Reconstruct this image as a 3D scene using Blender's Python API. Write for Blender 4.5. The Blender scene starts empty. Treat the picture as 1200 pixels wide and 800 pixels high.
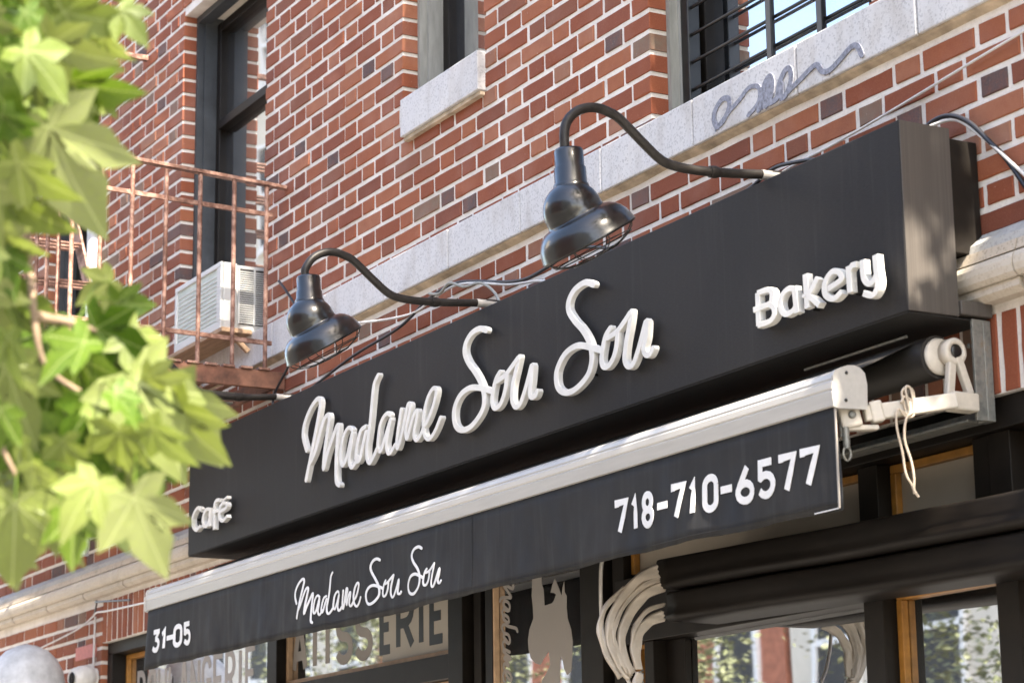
import bpy, bmesh, math, random
from math import radians, sin, cos, pi
from mathutils import Vector, Matrix, noise
random.seed(11)
SC = bpy.context.scene
COL = SC.collection

# ------------------------------------------------------------------ camera
CAM_POS = Vector((5.6503, -3.6253, -2.2324))
RIGHT = Vector((0.48265264, 0.8757205, -0.01265086)); UP = Vector((0.20238305, -0.09746621, 0.97444417)); FWD = Vector((-0.8521077, 0.47287837, 0.2242733))
cd = bpy.data.cameras.new('camera'); cam = bpy.data.objects.new('camera', cd); COL.objects.link(cam)
cd.sensor_width = 36; cd.sensor_fit = 'HORIZONTAL'; cd.lens = 2740.88 / 1200 * 36
cd.clip_start = 0.05; cd.clip_end = 2000
cam.matrix_world = Matrix(((RIGHT.x, UP.x, -FWD.x, CAM_POS.x), (RIGHT.y, UP.y, -FWD.y, CAM_POS.y), (RIGHT.z, UP.z, -FWD.z, CAM_POS.z), (0, 0, 0, 1)))
cd.dof.use_dof = True; cd.dof.focus_distance = 7.0; cd.dof.aperture_fstop = 6.3
SC.camera = cam
# ------------------------------------------------------------------ world and sun
SUN_EL = 50.0; SUN_AZ_OFF = 1.2          # the sun stands almost in line with the facade, to the right
sun_dir = Vector((cos(radians(SUN_EL)) * cos(radians(SUN_AZ_OFF)), -cos(radians(SUN_EL)) * sin(radians(SUN_AZ_OFF)), sin(radians(SUN_EL))))
w = bpy.data.worlds.new('World'); SC.world = w; w.use_nodes = True
nt = w.node_tree; bg = nt.nodes['Background']; sky = nt.nodes.new('ShaderNodeTexSky')
sky.sky_type = 'NISHITA'; sky.sun_disc = False; sky.sun_elevation = radians(SUN_EL)
sky.sun_rotation = math.atan2(sun_dir.x, sun_dir.y)
sky.dust_density = 2.0
nt.links.new(sky.outputs[0], bg.inputs[0]); bg.inputs[1].default_value = 0.15
sl = bpy.data.lights.new('sun', 'SUN'); sl.energy = 5.0; sl.angle = radians(0.5); sl.color = (1, .93, .82)
so = bpy.data.objects.new('sun', sl); COL.objects.link(so)
so.rotation_euler = (-sun_dir).to_track_quat('-Z', 'Y').to_euler()
SC.view_settings.view_transform = 'Standard'; SC.view_settings.look = 'None'; SC.view_settings.gamma = 1
SC.view_settings.exposure = 2.38
SC.view_settings.use_white_balance = True; SC.view_settings.white_balance_temperature = 6950; SC.view_settings.white_balance_tint = 10
GROUND = -3.83

# ------------------------------------------------------------------ materials
class NB:
    def __init__(s, name):
        s.m = bpy.data.materials.new(name); s.m.use_nodes = True; s.t = s.m.node_tree
        s.b = s.t.nodes['Principled BSDF']; s.out = s.t.nodes['Material Output']
    def n(s, typ, **kw):
        x = s.t.nodes.new(typ)
        for k, v in kw.items():
            if k.startswith('i_'):
                x.inputs[k[2:].replace('_', ' ')].default_value = v
            else: setattr(x, k, v)
        return x
    def l(s, a, b): s.t.links.new(a, b)
    def coord(s, kind='Object', scale=None):
        c = s.n('ShaderNodeTexCoord')
        o = c.outputs[kind]
        if scale:
            mp = s.n('ShaderNodeMapping'); mp.inputs['Scale'].default_value = scale; s.l(o, mp.inputs[0]); o = mp.outputs[0]
        return o
    def noise(s, vec, scale, detail=4, rough=.6):
        x = s.n('ShaderNodeTexNoise'); x.inputs['Scale'].default_value = scale; x.inputs['Detail'].default_value = detail
        x.inputs['Roughness'].default_value = rough
        if vec is not None: s.l(vec, x.inputs['Vector'])
        return x.outputs['Fac']
    def ramp(s, fac, stops, interp='LINEAR'):
        r = s.n('ShaderNodeValToRGB'); r.color_ramp.interpolation = interp
        e = r.color_ramp.elements
        e[0].position, e[0].color = stops[0][0], (*stops[0][1], 1)
        e[1].position, e[1].color = stops[-1][0], (*stops[-1][1], 1)
        for p_, c_ in stops[1:-1]:
            q = e.new(p_); q.color = (*c_, 1)
        s.l(fac, r.inputs[0]); return r.outputs[0]
    def mix(s, fac, a, b, mode='MIX'):
        x = s.n('ShaderNodeMix', data_type='RGBA', blend_type=mode)
        for v, i in ((fac, 0), (a, 6), (b, 7)):
            if isinstance(v, (int, float)): x.inputs[i].default_value = v
            elif isinstance(v, tuple): x.inputs[i].default_value = (*v, 1)
            else: s.l(v, x.inputs[i])
        return x.outputs[2]
    def bump(s, h, strength=.3, dist=.002):
        b = s.n('ShaderNodeBump'); b.inputs['Strength'].default_value = strength; b.inputs['Distance'].default_value = dist
        s.l(h, b.inputs['Height']); s.l(b.outputs[0], s.b.inputs['Normal'])
    def base(s, c):
        if isinstance(c, tuple): s.b.inputs['Base Color'].default_value = (*c, 1)
        else: s.l(c, s.b.inputs['Base Color'])
    def rough(s, r): s.b.inputs['Roughness'].default_value = r

def simple(name, col, rough=.6, metal=0, var=.12, scale=30, bump=.15, bdist=.001, stretch=None, spec=None):
    k = NB(name); co = k.coord('Object', stretch)
    f = k.noise(co, scale, 5)
    lo = tuple(c * (1 - var) for c in col); hi = tuple(min(1, c * (1 + var)) for c in col)
    k.base(k.ramp(f, [(.3, lo), (.7, hi)])); k.rough(rough); k.b.inputs['Metallic'].default_value = metal
    if spec is not None: k.b.inputs['Specular IOR Level'].default_value = spec
    if bump: k.bump(f, bump, bdist)
    return k.m

def brick_mat(name, island, dark=1.0):
    k = NB(name)
    if island: rnd = k.n('ShaderNodeNewGeometry').outputs['Random Per Island']
    else: rnd = k.n('ShaderNodeObjectInfo').outputs['Random']
    geo = k.n('ShaderNodeNewGeometry').outputs['Position']
    c = k.ramp(rnd, [(0, (.055, .05, .055)), (.03 * dark, (.085, .065, .065)), (.055 * dark, (.17, .125, .09)), (.085 * dark, (.27, .13, .08)), (.13 * dark, (0.216, 0.053, 0.020)), (.34, (0.280, 0.081, 0.032)),
                     (.48, (0.200, 0.050, 0.022)), (.58, (0.304, 0.100, 0.043)), (.70, (0.248, 0.067, 0.026)), (.80, (0.152, 0.041, 0.021)), (.87, (0.320, 0.122, 0.063)), (.95, (0.184, 0.063, 0.033)), (1, (0.288, 0.092, 0.040))], 'CONSTANT')
    n1 = k.noise(geo, 22, 5, .65); n2 = k.noise(geo, 240, 4, .7); n3 = k.noise(geo, 1.4, 3)
    c = k.mix(k.ramp(n1, [(.35, (0, 0, 0)), (.75, (.5, .5, .5))]), c, (.20, .05, .025))
    c = k.mix(k.ramp(n2, [(.45, (0, 0, 0)), (.8, (.30, .30, .30))]), c, (.38, .17, .09))
    # chalky efflorescence in broad uneven patches, mostly towards the left of the facade
    e = k.noise(geo, 3.1, 4, .6)
    c = k.mix(k.ramp(e, [(.50, (0, 0, 0)), (.80, (.2, .2, .2))]), c, (.48, .33, .28))
    sm = k.noise(geo, 75, 5, .75)
    c = k.mix(k.ramp(sm, [(.66, (0, 0, 0)), (.72, (.75, .75, .75))]), c, (.58, .50, .44))
    so_ = k.noise(geo, .9, 5, .7)
    c = k.mix(k.ramp(so_, [(.5, (0, 0, 0)), (.75, (.35, .35, .35))]), c, (.12, .05, .035))
    k.base(c); k.rough(.88)
    k.bump(n2, .55, .0015)
    return k.m

def mortar_mat():
    k = NB('mortar'); g = k.n('ShaderNodeNewGeometry').outputs['Position']
    n1 = k.noise(g, 9, 5); n2 = k.noise(g, 160, 3)
    c = k.ramp(n1, [(.3, (.62, .575, .52)), (.5, (.76, .715, .66)), (.72, (.82, .78, .73))])
    c = k.mix(k.ramp(n2, [(.5, (0, 0, 0)), (.8, (.4, .4, .4))]), c, (.40, .35, .30))
    n3 = k.noise(g, 1.7, 5, .7)
    c = k.mix(k.ramp(n3, [(.42, (0, 0, 0)), (.72, (.55, .55, .55))]), c, (.42, .37, .32))
    k.base(c); k.rough(.95); k.bump(n2, .6, .003); return k.m

def granite_mat(name, base, dark, warm, amt=.5):
    k = NB(name); g = k.n('ShaderNodeNewGeometry').outputs['Position']
    v = k.n('ShaderNodeTexVoronoi'); v.inputs['Scale'].default_value = 190; k.l(g, v.inputs['Vector'])
    sp = k.ramp(v.outputs['Color'], [(.0, (1, 1, 1)), (.22, (.6, .6, .6)), (.35, (0, 0, 0))])
    c = k.mix(k.noise(g, 5, 4), base, warm)
    m = k.n('ShaderNodeMath', operation='MULTIPLY'); m.inputs[1].default_value = amt; k.l(sp, m.inputs[0])
    c = k.mix(m.outputs[0], c, dark)
    st = k.noise(k.coord('Object', (4, 4, 1.2)), 3.3, 4, .6)
    c = k.mix(k.ramp(st, [(.48, (0, 0, 0)), (.75, (.5, .5, .5))]), c, tuple(x * q for x, q in zip(base, (.62, .56, .48))))
    k.base(c); k.rough(.8); k.bump(v.outputs['Distance'], .25, .001); return k.m

def sign_mat():
    k = NB('sign_panel'); co = k.coord('Object')
    wv = k.n('ShaderNodeMapping'); wv.inputs['Scale'].default_value = (60, 60, 700); k.l(co, wv.inputs[0])
    w2 = k.n('ShaderNodeMapping'); w2.inputs['Scale'].default_value = (500, 500, 40); k.l(co, w2.inputs[0])
    n1 = k.noise(wv.outputs[0], 1, 3); n2 = k.noise(w2.outputs[0], 1, 3); n3 = k.noise(co, 1.3, 4)
    c = k.ramp(n3, [(.3, (.0135, .0125, .0125)), (.7, (.0215, .020, .020))])
    c = k.mix(k.ramp(n1, [(.4, (0, 0, 0)), (.7, (.4, .4, .4))]), c, (.040, .0375, .038))
    c = k.mix(k.ramp(n2, [(.5, (0, 0, 0)), (.75, (.3, .3, .3))]), c, (.012, .011, .011))
    dr = k.noise(k.coord('Object', (14, 14, .7)), 1.4, 5, .7)
    c = k.mix(k.ramp(dr, [(.56, (0, 0, 0)), (.8, (.25, .25, .25))]), c, (.09, .083, .08))
    k.base(c); k.rough(.6); k.b.inputs['Specular IOR Level'].default_value = .18
    k.bump(n1, .25, .0006); return k.m

def valance_mat():
    k = NB('valance_cloth'); co = k.coord('Object')
    m1 = k.n('ShaderNodeMapping'); m1.inputs['Scale'].default_value = (900, 60, 900); k.l(co, m1.inputs[0])
    weave = k.noise(m1.outputs[0], 1, 2)
    big = k.noise(co, 2.2, 5, .65)
    c = k.ramp(big, [(.25, (.015, .015, .016)), (.5, (.024, .024, .025)), (.75, (.038, .037, .037))])
    drip = k.noise(k.coord('Object', (22, 1, 1.1)), 1.5, 5, .7)
    c = k.mix(k.ramp(drip, [(.5, (0, 0, 0)), (.78, (.3, .3, .3))]), c, (.08, .08, .08))
    blue = k.noise(k.coord('Object', (5, 1, 3)), 1.7, 3)
    c = k.mix(k.ramp(blue, [(.5, (0, 0, 0)), (.8, (.5, .5, .5))]), c, (.023, .029, .040))
    k.base(c); k.rough(.7); k.b.inputs['Specular IOR Level'].default_value = .15; k.bump(weave, .3, .0006); return k.m

def glass_mat(name, gl=.35, tint=(.02, .022, .024), rough=.012, wob=.02):
    k = NB(name); k.base(tint); k.rough(.25)
    g = k.n('ShaderNodeBsdfGlossy'); g.inputs['Color'].default_value = (.95, .97, 1, 1); g.inputs['Roughness'].default_value = rough
    nz = k.noise(k.coord('Object'), 1.7, 2); b = k.n('ShaderNodeBump'); b.inputs['Strength'].default_value = wob; b.inputs['Distance'].default_value = .05
    k.l(nz, b.inputs['Height']); k.l(b.outputs[0], g.inputs['Normal'])
    fr = k.n('ShaderNodeFresnel'); fr.inputs[0].default_value = 1.6
    mm = k.n('ShaderNodeMath', operation='MAXIMUM'); mm.inputs[1].default_value = gl; k.l(fr.outputs[0], mm.inputs[0])
    mx = k.n('ShaderNodeMixShader'); k.l(mm.outputs[0], mx.inputs[0]); k.l(k.b.outputs[0], mx.inputs[1]); k.l(g.outputs[0], mx.inputs[2])
    k.l(mx.outputs[0], k.out.inputs[0]); return k.m

def leaf_mat(name, veins=True):
    k = NB(name)
    rnd = k.n('ShaderNodeObjectInfo').outputs['Random'] if veins else k.n('ShaderNodeNewGeometry').outputs['Random Per Island']
    c = k.ramp(rnd, [(0, (.04, .10, .008)), (.2, (.085, .145, .016)), (.35, (.15, .19, .045)), (.6, (.20, .23, .08)), (.8, (.145, .195, .04)), (1, (.25, .27, .13))])
    if veins:
        co = k.coord('Object'); n1 = k.noise(co, 28, 4)
        c = k.mix(k.ramp(n1, [(.4, (0, 0, 0)), (.7, (.3, .3, .3))]), c, (.30, .40, .05))
        sx = k.n('ShaderNodeSeparateXYZ'); k.l(co, sx.inputs[0])
        tot = None
        for a in (0, 50, -50):
            d = k.n('ShaderNodeMath', operation='MULTIPLY'); d.inputs[1].default_value = cos(radians(a)); k.l(sx.outputs[0], d.inputs[0])
            d2 = k.n('ShaderNodeMath', operation='MULTIPLY_ADD'); d2.inputs[1].default_value = -sin(radians(a)); k.l(sx.outputs[1], d2.inputs[0]); k.l(d.outputs[0], d2.inputs[2])
            ab = k.n('ShaderNodeMath', operation='ABSOLUTE'); k.l(d2.outputs[0], ab.inputs[0])
            lt = k.n('ShaderNodeMath', operation='LESS_THAN'); lt.inputs[1].default_value = .007; k.l(ab.outputs[0], lt.inputs[0])
            if tot is None: tot = lt.outputs[0]
            else:
                mxx = k.n('ShaderNodeMath', operation='MAXIMUM'); k.l(tot, mxx.inputs[0]); k.l(lt.outputs[0], mxx.inputs[1]); tot = mxx.outputs[0]
        hf = k.n('ShaderNodeMath', operation='MULTIPLY'); hf.inputs[1].default_value = .45; k.l(tot, hf.inputs[0])
        c = k.mix(hf.outputs[0], c, (.60, .66, .32))
    k.base(c); k.rough(.42); k.b.inputs['Specular IOR Level'].default_value = .45
    tr = k.n('ShaderNodeBsdfTranslucent'); cm = k.mix(1.0, c, (.95, 1.0, .5), 'MULTIPLY'); k.l(cm, tr.inputs[0])
    mx = k.n('ShaderNodeMixShader'); mx.inputs[0].default_value = .35
    k.l(k.b.outputs[0], mx.inputs[1]); k.l(tr.outputs[0], mx.inputs[2]); k.l(mx.outputs[0], k.out.inputs[0]); return k.m

def rust_mat():
    k = NB('rusty_paint'); g = k.n('ShaderNodeNewGeometry').outputs['Position']
    n = k.noise(g, 26, 5, .7)
    c = k.ramp(n, [(.3, (.06, .024, .015)), (.46, (.17, .080, .055)), (.60, (.33, .20, .155)), (.8, (.42, .27, .21))])
    k.base(c); k.rough(.6); k.bump(n, .5, .002); return k.m

def side_mat():
    k = NB('brushed_side'); s1 = k.noise(k.coord('Object', (1, 420, 3)), 1, 4, .6); s2 = k.noise(k.coord('Object', (1, 28, .5)), 1, 3)
    c = k.ramp(s1, [(.3, (.060, .053, .048)), (.7, (.085, .076, .068))])
    c = k.mix(k.ramp(s2, [(.45, (0, 0, 0)), (.75, (.5, .5, .5))]), c, (.045, .040, .036))
    k.base(c); k.rough(.4); k.b.inputs['Specular IOR Level'].default_value = .35; return k.m

def steel_mat():
    k = NB('galvanised_steel'); g = k.n('ShaderNodeNewGeometry').outputs['Position']
    n = k.noise(g, 35, 5, .7); c = k.ramp(n, [(.3, (.13, .135, .13)), (.55, (.24, .24, .22)), (.75, (.22, .17, .12))])
    k.base(c); k.rough(.5); k.b.inputs['Metallic'].default_value = .45; k.bump(n, .2, .001); return k.m

M = dict(
    brick=brick_mat('brick', False, .35), brick_header=brick_mat('brick_header', False, 2.2), brick_joined=brick_mat('brick_joined', True), mortar=mortar_mat(),
    granite=granite_mat('white_granite', (.54, .54, .56), (.18, .18, .20), (.58, .575, .57), .5),
    buff=granite_mat('buff_granite', (.42, .37, .31), (.16, .12, .09), (.58, .49, .38), .55),
    cream_stone=granite_mat('cream_stone', (.52, .48, .42), (.34, .27, .19), (.55, .48, .39), .45),
    grey_stone=granite_mat('grey_stone', (.40, .40, .40), (.13, .13, .14), (.43, .42, .39), .55),
    dirty=simple('dirty_mortar', (.42, .34, .25), .95, var=.4, scale=14, bump=.6, bdist=.004),
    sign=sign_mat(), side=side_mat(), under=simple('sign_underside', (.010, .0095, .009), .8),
    letter=simple('letter_acrylic', (.66, .65, .62), .45, var=.09, scale=20, bump=.03),
    print_=simple('white_print', (.68, .68, .68), .65, var=.06, scale=60),
    valance=valance_mat(), bar=simple('awning_aluminium', (.40, .39, .37), .30, var=.06, scale=3, stretch=(2, 30, 30), bump=0, spec=.7),
    cream=simple('cream_metal', (.47, .43, .37), .45, var=.1, scale=40),
    roller=simple('roller_cloth', (.018, .0155, .013), .6, var=.25, scale=12),
    steel=steel_mat(), enamel=None, black=simple('black_enamel', (.006, .006, .006), .30, var=.2, scale=30, bump=.02, spec=.5),
    arm=simple('arm_paint', (.022, .019, .017), .45, spec=.3, var=.35, scale=40), shade_in=simple('shade_inside', (.5, .46, .42), .5),
    rust=rust_mat(), frame_black=simple('frame_black', (.010, .0078, .006), .5, spec=.2, var=.3, scale=14),
    frame_dark=simple('dark_window_frame', (.05, .055, .06), .5, spec=.3, var=.3, scale=9),
    frame_grey=simple('window_moulding', (.27, .27, .245), .6, var=.2, scale=8, stretch=(6, 6, 1)),
    gold=simple('ochre_trim', (.33, .15, .028), .5, var=.3, scale=22), sand=simple('sand_trim', (.50, .33, .20), .5, var=.2, scale=22),
    glass=glass_mat('window_glass', .62), glass_shop=glass_mat('shop_glass', .72, (.018, .016, .014), .012, .012), film=simple('greige_film', (.40, .35, .285), .35, var=.08, scale=3, bump=0),
    greige=simple('frosted_vinyl', (.30, .275, .25), .6, var=.04, scale=3, bump=0), ink=simple('dark_vinyl', (.006, .005, .005), .4, var=.1),
    canopy=simple('canopy_vinyl', (.009, .007, .0055), .55, spec=.15, var=.35, scale=8, stretch=(1, 5, 5)),
    gusset=simple('cream_vinyl', (.46, .40, .33), .7, var=.25, scale=10, bump=.2, bdist=.002),
    ac=simple('ac_plastic', (.56, .57, .56), .5, var=.04, scale=8), ac_panel=simple('ac_panel', (.46, .52, .47), .5, var=.2, scale=11, stretch=(1, 1, 5)),
    ac_dark=simple('ac_dark', (.03, .03, .03), .7), board=simple('plywood', (.33, .22, .14), .8, var=.3, scale=8, stretch=(1, 8, 8)),
    cable=simple('black_cable', (.013, .013, .017), .4), cable_w=simple('white_cable', (.60, .58, .56), .6), paint_grey=simple('spray_paint', (.22, .23, .28), .8, var=.45, scale=90, bump=0),
    rope=simple('rope', (.45, .38, .30), .9, var=.2, scale=120), leaf=leaf_mat('leaf', True), foliage=leaf_mat('foliage', False), foliage_far=simple('far_foliage', (.15, .165, .085), .6, var=.5, scale=3, bump=0),
    bark=simple('bark', (.16, .115, .085), .9, var=.4, scale=18, bump=.8, bdist=.01), twig=simple('twig', (.24, .17, .11), .8, var=.3),
    pipe=simple('pale_pipe', (.55, .60, .66), .4), pink=simple('pink_paint', (.55, .21, .18), .8, var=.12, scale=40),
    pave=simple('pavement', (.24, .225, .20), .9, var=.15, scale=2, bump=.3), asphalt=simple('asphalt', (.055, .055, .055), .95, var=.2, scale=6, bump=.4),
    earth=simple('ground', (.16, .14, .11), .95), lightwin=simple('white_window', (.75, .74, .72), .6), cam_white=simple('camera_white', (.65, .63, .60), .4),
    frost=simple('frosted_shade', (.52, .53, .54), .5, var=.22, scale=16, bump=.3, bdist=.004), inside=simple('interior', (.03, .026, .022), .9),
    white_rail=simple('bright_conduit', (.55, .52, .48), .35, metal=.3),
)

_k = NB('lamp_enamel'); _k.base((.0045, .0045, .0045)); _k.rough(.33); _k.b.inputs['Specular IOR Level'].default_value = .25
_k.b.inputs['Coat Weight'].default_value = .8; _k.b.inputs['Coat Roughness'].default_value = .17
_k.bump(_k.noise(_k.coord('Object'), 9, 3), .10, .004)
M['enamel'] = _k.m
M['rust_dark'] = simple('dark_rust', (.15, .065, .04), .75, var=.55, scale=16, bump=.5, bdist=.002)
# ------------------------------------------------------------------ object helpers
def link(o, parent=None):
    COL.objects.link(o)
    if parent is not None:
        o.parent = parent            # parts are modelled where they stand; the root Empty sits at the thing's base
        if parent.parent is None: o.matrix_parent_inverse = Matrix.Translation(-parent.location)
    return o
def mesh_obj(name, verts, faces, mat, parent=None, smooth=False, mats=None, fm=None):
    me = bpy.data.meshes.new(name); me.from_pydata([tuple(v) for v in verts], [], faces)
    for m_ in (mats or [mat]): me.materials.append(m_)
    if fm: me.polygons.foreach_set('material_index', fm)
    if smooth: me.polygons.foreach_set('use_smooth', [True] * len(me.polygons))
    me.update(); return link(bpy.data.objects.new(name, me), parent)
def tag(o, label=None, cat=None, group=None, kind=None):
    for k_, v in (('label', label), ('category', cat), ('group', group), ('kind', kind)):
        if v: o[k_] = v
    return o
def thing(name, label, cat, loc=(0, 0, 0), group=None):
    o = link(bpy.data.objects.new(name, None)); o.location = loc; o.empty_display_size = .1
    return tag(o, label, cat, group)
class MB:
    """collects solids, builds one mesh"""
    def __init__(s): s.v = []; s.f = []; s.m = []; s.smooth = []
    def add(s, v, f, mi=0, sm=False):
        o = len(s.v); s.v += [tuple(x) for x in v]; s.f += [tuple(i + o for i in q) for q in f]; s.m += [mi] * len(f); s.smooth += [sm] * len(f); return s
    def box(s, x0, x1, y0, y1, z0, z1, b=0, mi=0):
        if b <= 0:
            v = [(x, y, z) for x in (x0, x1) for y in (y0, y1) for z in (z0, z1)]
            f = [(0, 1, 3, 2), (4, 6, 7, 5), (0, 4, 5, 1), (2, 3, 7, 6), (0, 2, 6, 4), (1, 5, 7, 3)]
            return s.add(v, f, mi)
        bm = bmesh.new(); r = bmesh.ops.create_cube(bm, size=1)
        for q in bm.verts: q.co = Vector(((x0 + x1) / 2 + q.co.x * (x1 - x0), (y0 + y1) / 2 + q.co.y * (y1 - y0), (z0 + z1) / 2 + q.co.z * (z1 - z0)))
        bmesh.ops.bevel(bm, geom=bm.edges[:], offset=min(b, .45 * min(abs(x1 - x0), abs(y1 - y0), abs(z1 - z0))), segments=2, affect='EDGES', profile=.5)
        bm.verts.ensure_lookup_table(); s.add([q.co[:] for q in bm.verts], [[q.index for q in f.verts] for f in bm.faces], mi); bm.free(); return s
    def xform_from(s, start, fn):
        for i in range(start, len(s.v)): s.v[i] = tuple(fn(Vector(s.v[i])))
        return s
    def tube(s, pts, r, n=10, mi=0, caps=True, ry=None):
        pts = [Vector(q) for q in pts]; rs = r if isinstance(r, (list, tuple)) else [r] * len(pts)
        v = []; f = []; ref = None
        for i, q in enumerate(pts):
            t = (pts[min(i + 1, len(pts) - 1)] - pts[max(i - 1, 0)]); t = t.normalized() if t.length > 1e-9 else Vector((0, 0, 1))
            if ref is None:
                ref = t.orthogonal().normalized()
            ref = (ref - t * ref.dot(t)).normalized(); bn = t.cross(ref)
            for j in range(n):
                a = 2 * pi * j / n; v.append(q + ref * rs[i] * cos(a) + bn * rs[i] * sin(a))
        for i in range(len(pts) - 1):
            for j in range(n): f.append((i * n + j, i * n + (j + 1) % n, (i + 1) * n + (j + 1) % n, (i + 1) * n + j))
        s.add(v, f, mi, True)
        if caps: s.add(v[:n], [tuple(range(n))[::-1]], mi); s.add(v[-n:], [tuple(range(n))], mi)
        return s
    def lathe(s, prof, origin, axis, n=40, mi=0):
        """prof: list of (distance along axis, radius)"""
        o = Vector(origin); ax = Vector(axis).normalized(); a1 = ax.orthogonal().normalized(); a2 = ax.cross(a1); v = []; f = []
        for d, r in prof:
            for j in range(n):
                a = 2 * pi * j / n; v.append(o + ax * d + a1 * r * cos(a) + a2 * r * sin(a))
        for i in range(len(prof) - 1):
            for j in range(n): f.append((i * n + j, i * n + (j + 1) % n, (i + 1) * n + (j + 1) % n, (i + 1) * n + j))
        return s.add(v, f, mi, True)
    def prism(s, poly, x0, x1, axis='x', mi=0):
        """poly in (y,z), extruded along x (axis='x'); or poly (x,z) extruded along y (axis='y')"""
        n = len(poly)
        if axis == 'x': v = [(x0, a, b) for a, b in poly] + [(x1, a, b) for a, b in poly]
        else: v = [(a, x0, b) for a, b in poly] + [(a, x1, b) for a, b in poly]
        f = [(i, (i + 1) % n, n + (i + 1) % n, n + i) for i in range(n)] + [tuple(range(n))[::-1], tuple(range(n, 2 * n))]
        return s.add(v, f, mi)
    def build(s, name, mat, parent=None, mats=None):
        o = mesh_obj(name, s.v, s.f, mat, parent, False, mats, s.m if mats else None)
        o.data.polygons.foreach_set('use_smooth', s.smooth)
        bm = bmesh.new(); bm.from_mesh(o.data); bmesh.ops.recalc_face_normals(bm, faces=bm.faces[:]); bm.to_mesh(o.data); bm.free()
        return o
def smooth_path(pts, sub=5, closed=False):
    pts = [Vector(q) for q in pts]
    if len(pts) < 3: return pts
    out = []
    for i in range(len(pts) - 1):
        p0 = pts[max(i - 1, 0)]; p1 = pts[i]; p2 = pts[i + 1]; p3 = pts[min(i + 2, len(pts) - 1)]
        for j in range(sub):
            t = j / sub
            out.append(.5 * ((2 * p1) + (p2 - p0) * t + (2 * p0 - 5 * p1 + 4 * p2 - p3) * t * t + (3 * p1 - p0 - 3 * p2 + p3) * t ** 3))
    out.append(pts[-1]); return out
def ribbon(mb, pts2, wdt, yf, yb, round_caps=True, bev=.003, ramp=0.0, sub=6, smooth=True, yfun=None, mi=0, aniso=1.0):
    """a stroke in the XZ plane, front face at y=yf, back at y=yb"""
    P = [Vector((a, b)) for a, b in pts2]
    if smooth and len(P) > 2: P = [Vector((q.x, q.y)) for q in smooth_path([(a, b, 0) for a, b in pts2], sub)]
    elif smooth or yfun:
        Q = []
        for i in range(len(P) - 1):
            n_ = max(1, int((P[i + 1] - P[i]).length / .03))
            for j in range(n_): Q.append(P[i].lerp(P[i + 1], j / n_))
        Q.append(P[-1]); P = Q
    h = wdt / 2; rings = []
    def tang(i): 
        a = P[i] - P[i - 1] if i > 0 else P[1] - P[0]
        b = P[i + 1] - P[i] if i < len(P) - 1 else P[-1] - P[-2]
        if a.length < 1e-9: a = b
        if b.length < 1e-9: b = a
        a = a.normalized(); b = b.normalized(); t = a + b
        t = t.normalized() if t.length > .15 else b
        return t, min(1.5, 1 / max(.45, t.dot(b)))
    t0 = tang(0)[0]; t1 = tang(len(P) - 1)[0]
    if round_caps:
        for a in (85, 60, 30): rings.append((P[0] - t0 * h * sin(radians(a)), t0, h * cos(radians(a)), 0))
    for i in range(len(P)):
        t, k_ = tang(i); rings.append((P[i], t, h * (k_ if not round_caps else 1), i / len(P)))
    if round_caps:
        for a in (30, 60, 85): rings.append((P[-1] + t1 * h * sin(radians(a)), t1, h * cos(radians(a)), 1))
    v = []; f = []
    for c, t, hw, s_ in rings:
        nrm = Vector((-t.y, t.x)); b = min(bev, hw * .6); yy = yf - ramp * s_
        for off, y in ((-hw, yb), (-hw, yy + b), (-hw + b, yy), (hw - b, yy), (hw, yy + b), (hw, yb)):
            q = c + Vector((nrm.x * off, nrm.y * off * aniso))
            v.append((q.x, y + (yfun(q.x, q.y) if yfun else 0), q.y))
    for i in range(len(rings) - 1):
        for j in range(6): f.append((i * 6 + j, i * 6 + (j + 1) % 6, (i + 1) * 6 + (j + 1) % 6, (i + 1) * 6 + j))
    f.append(tuple(range(6))[::-1]); f.append(tuple((len(rings) - 1) * 6 + j for j in range(6)))
    mb.add(v, f, mi)
def copy_tree(o, parent=None):
    c = o.copy(); COL.objects.link(c); c.parent = parent
    if parent is not None: c.matrix_parent_inverse = o.matrix_parent_inverse
    for ch in [x for x in list(bpy.data.objects) if x.parent == o]: copy_tree(ch, c)
    return c
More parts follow.
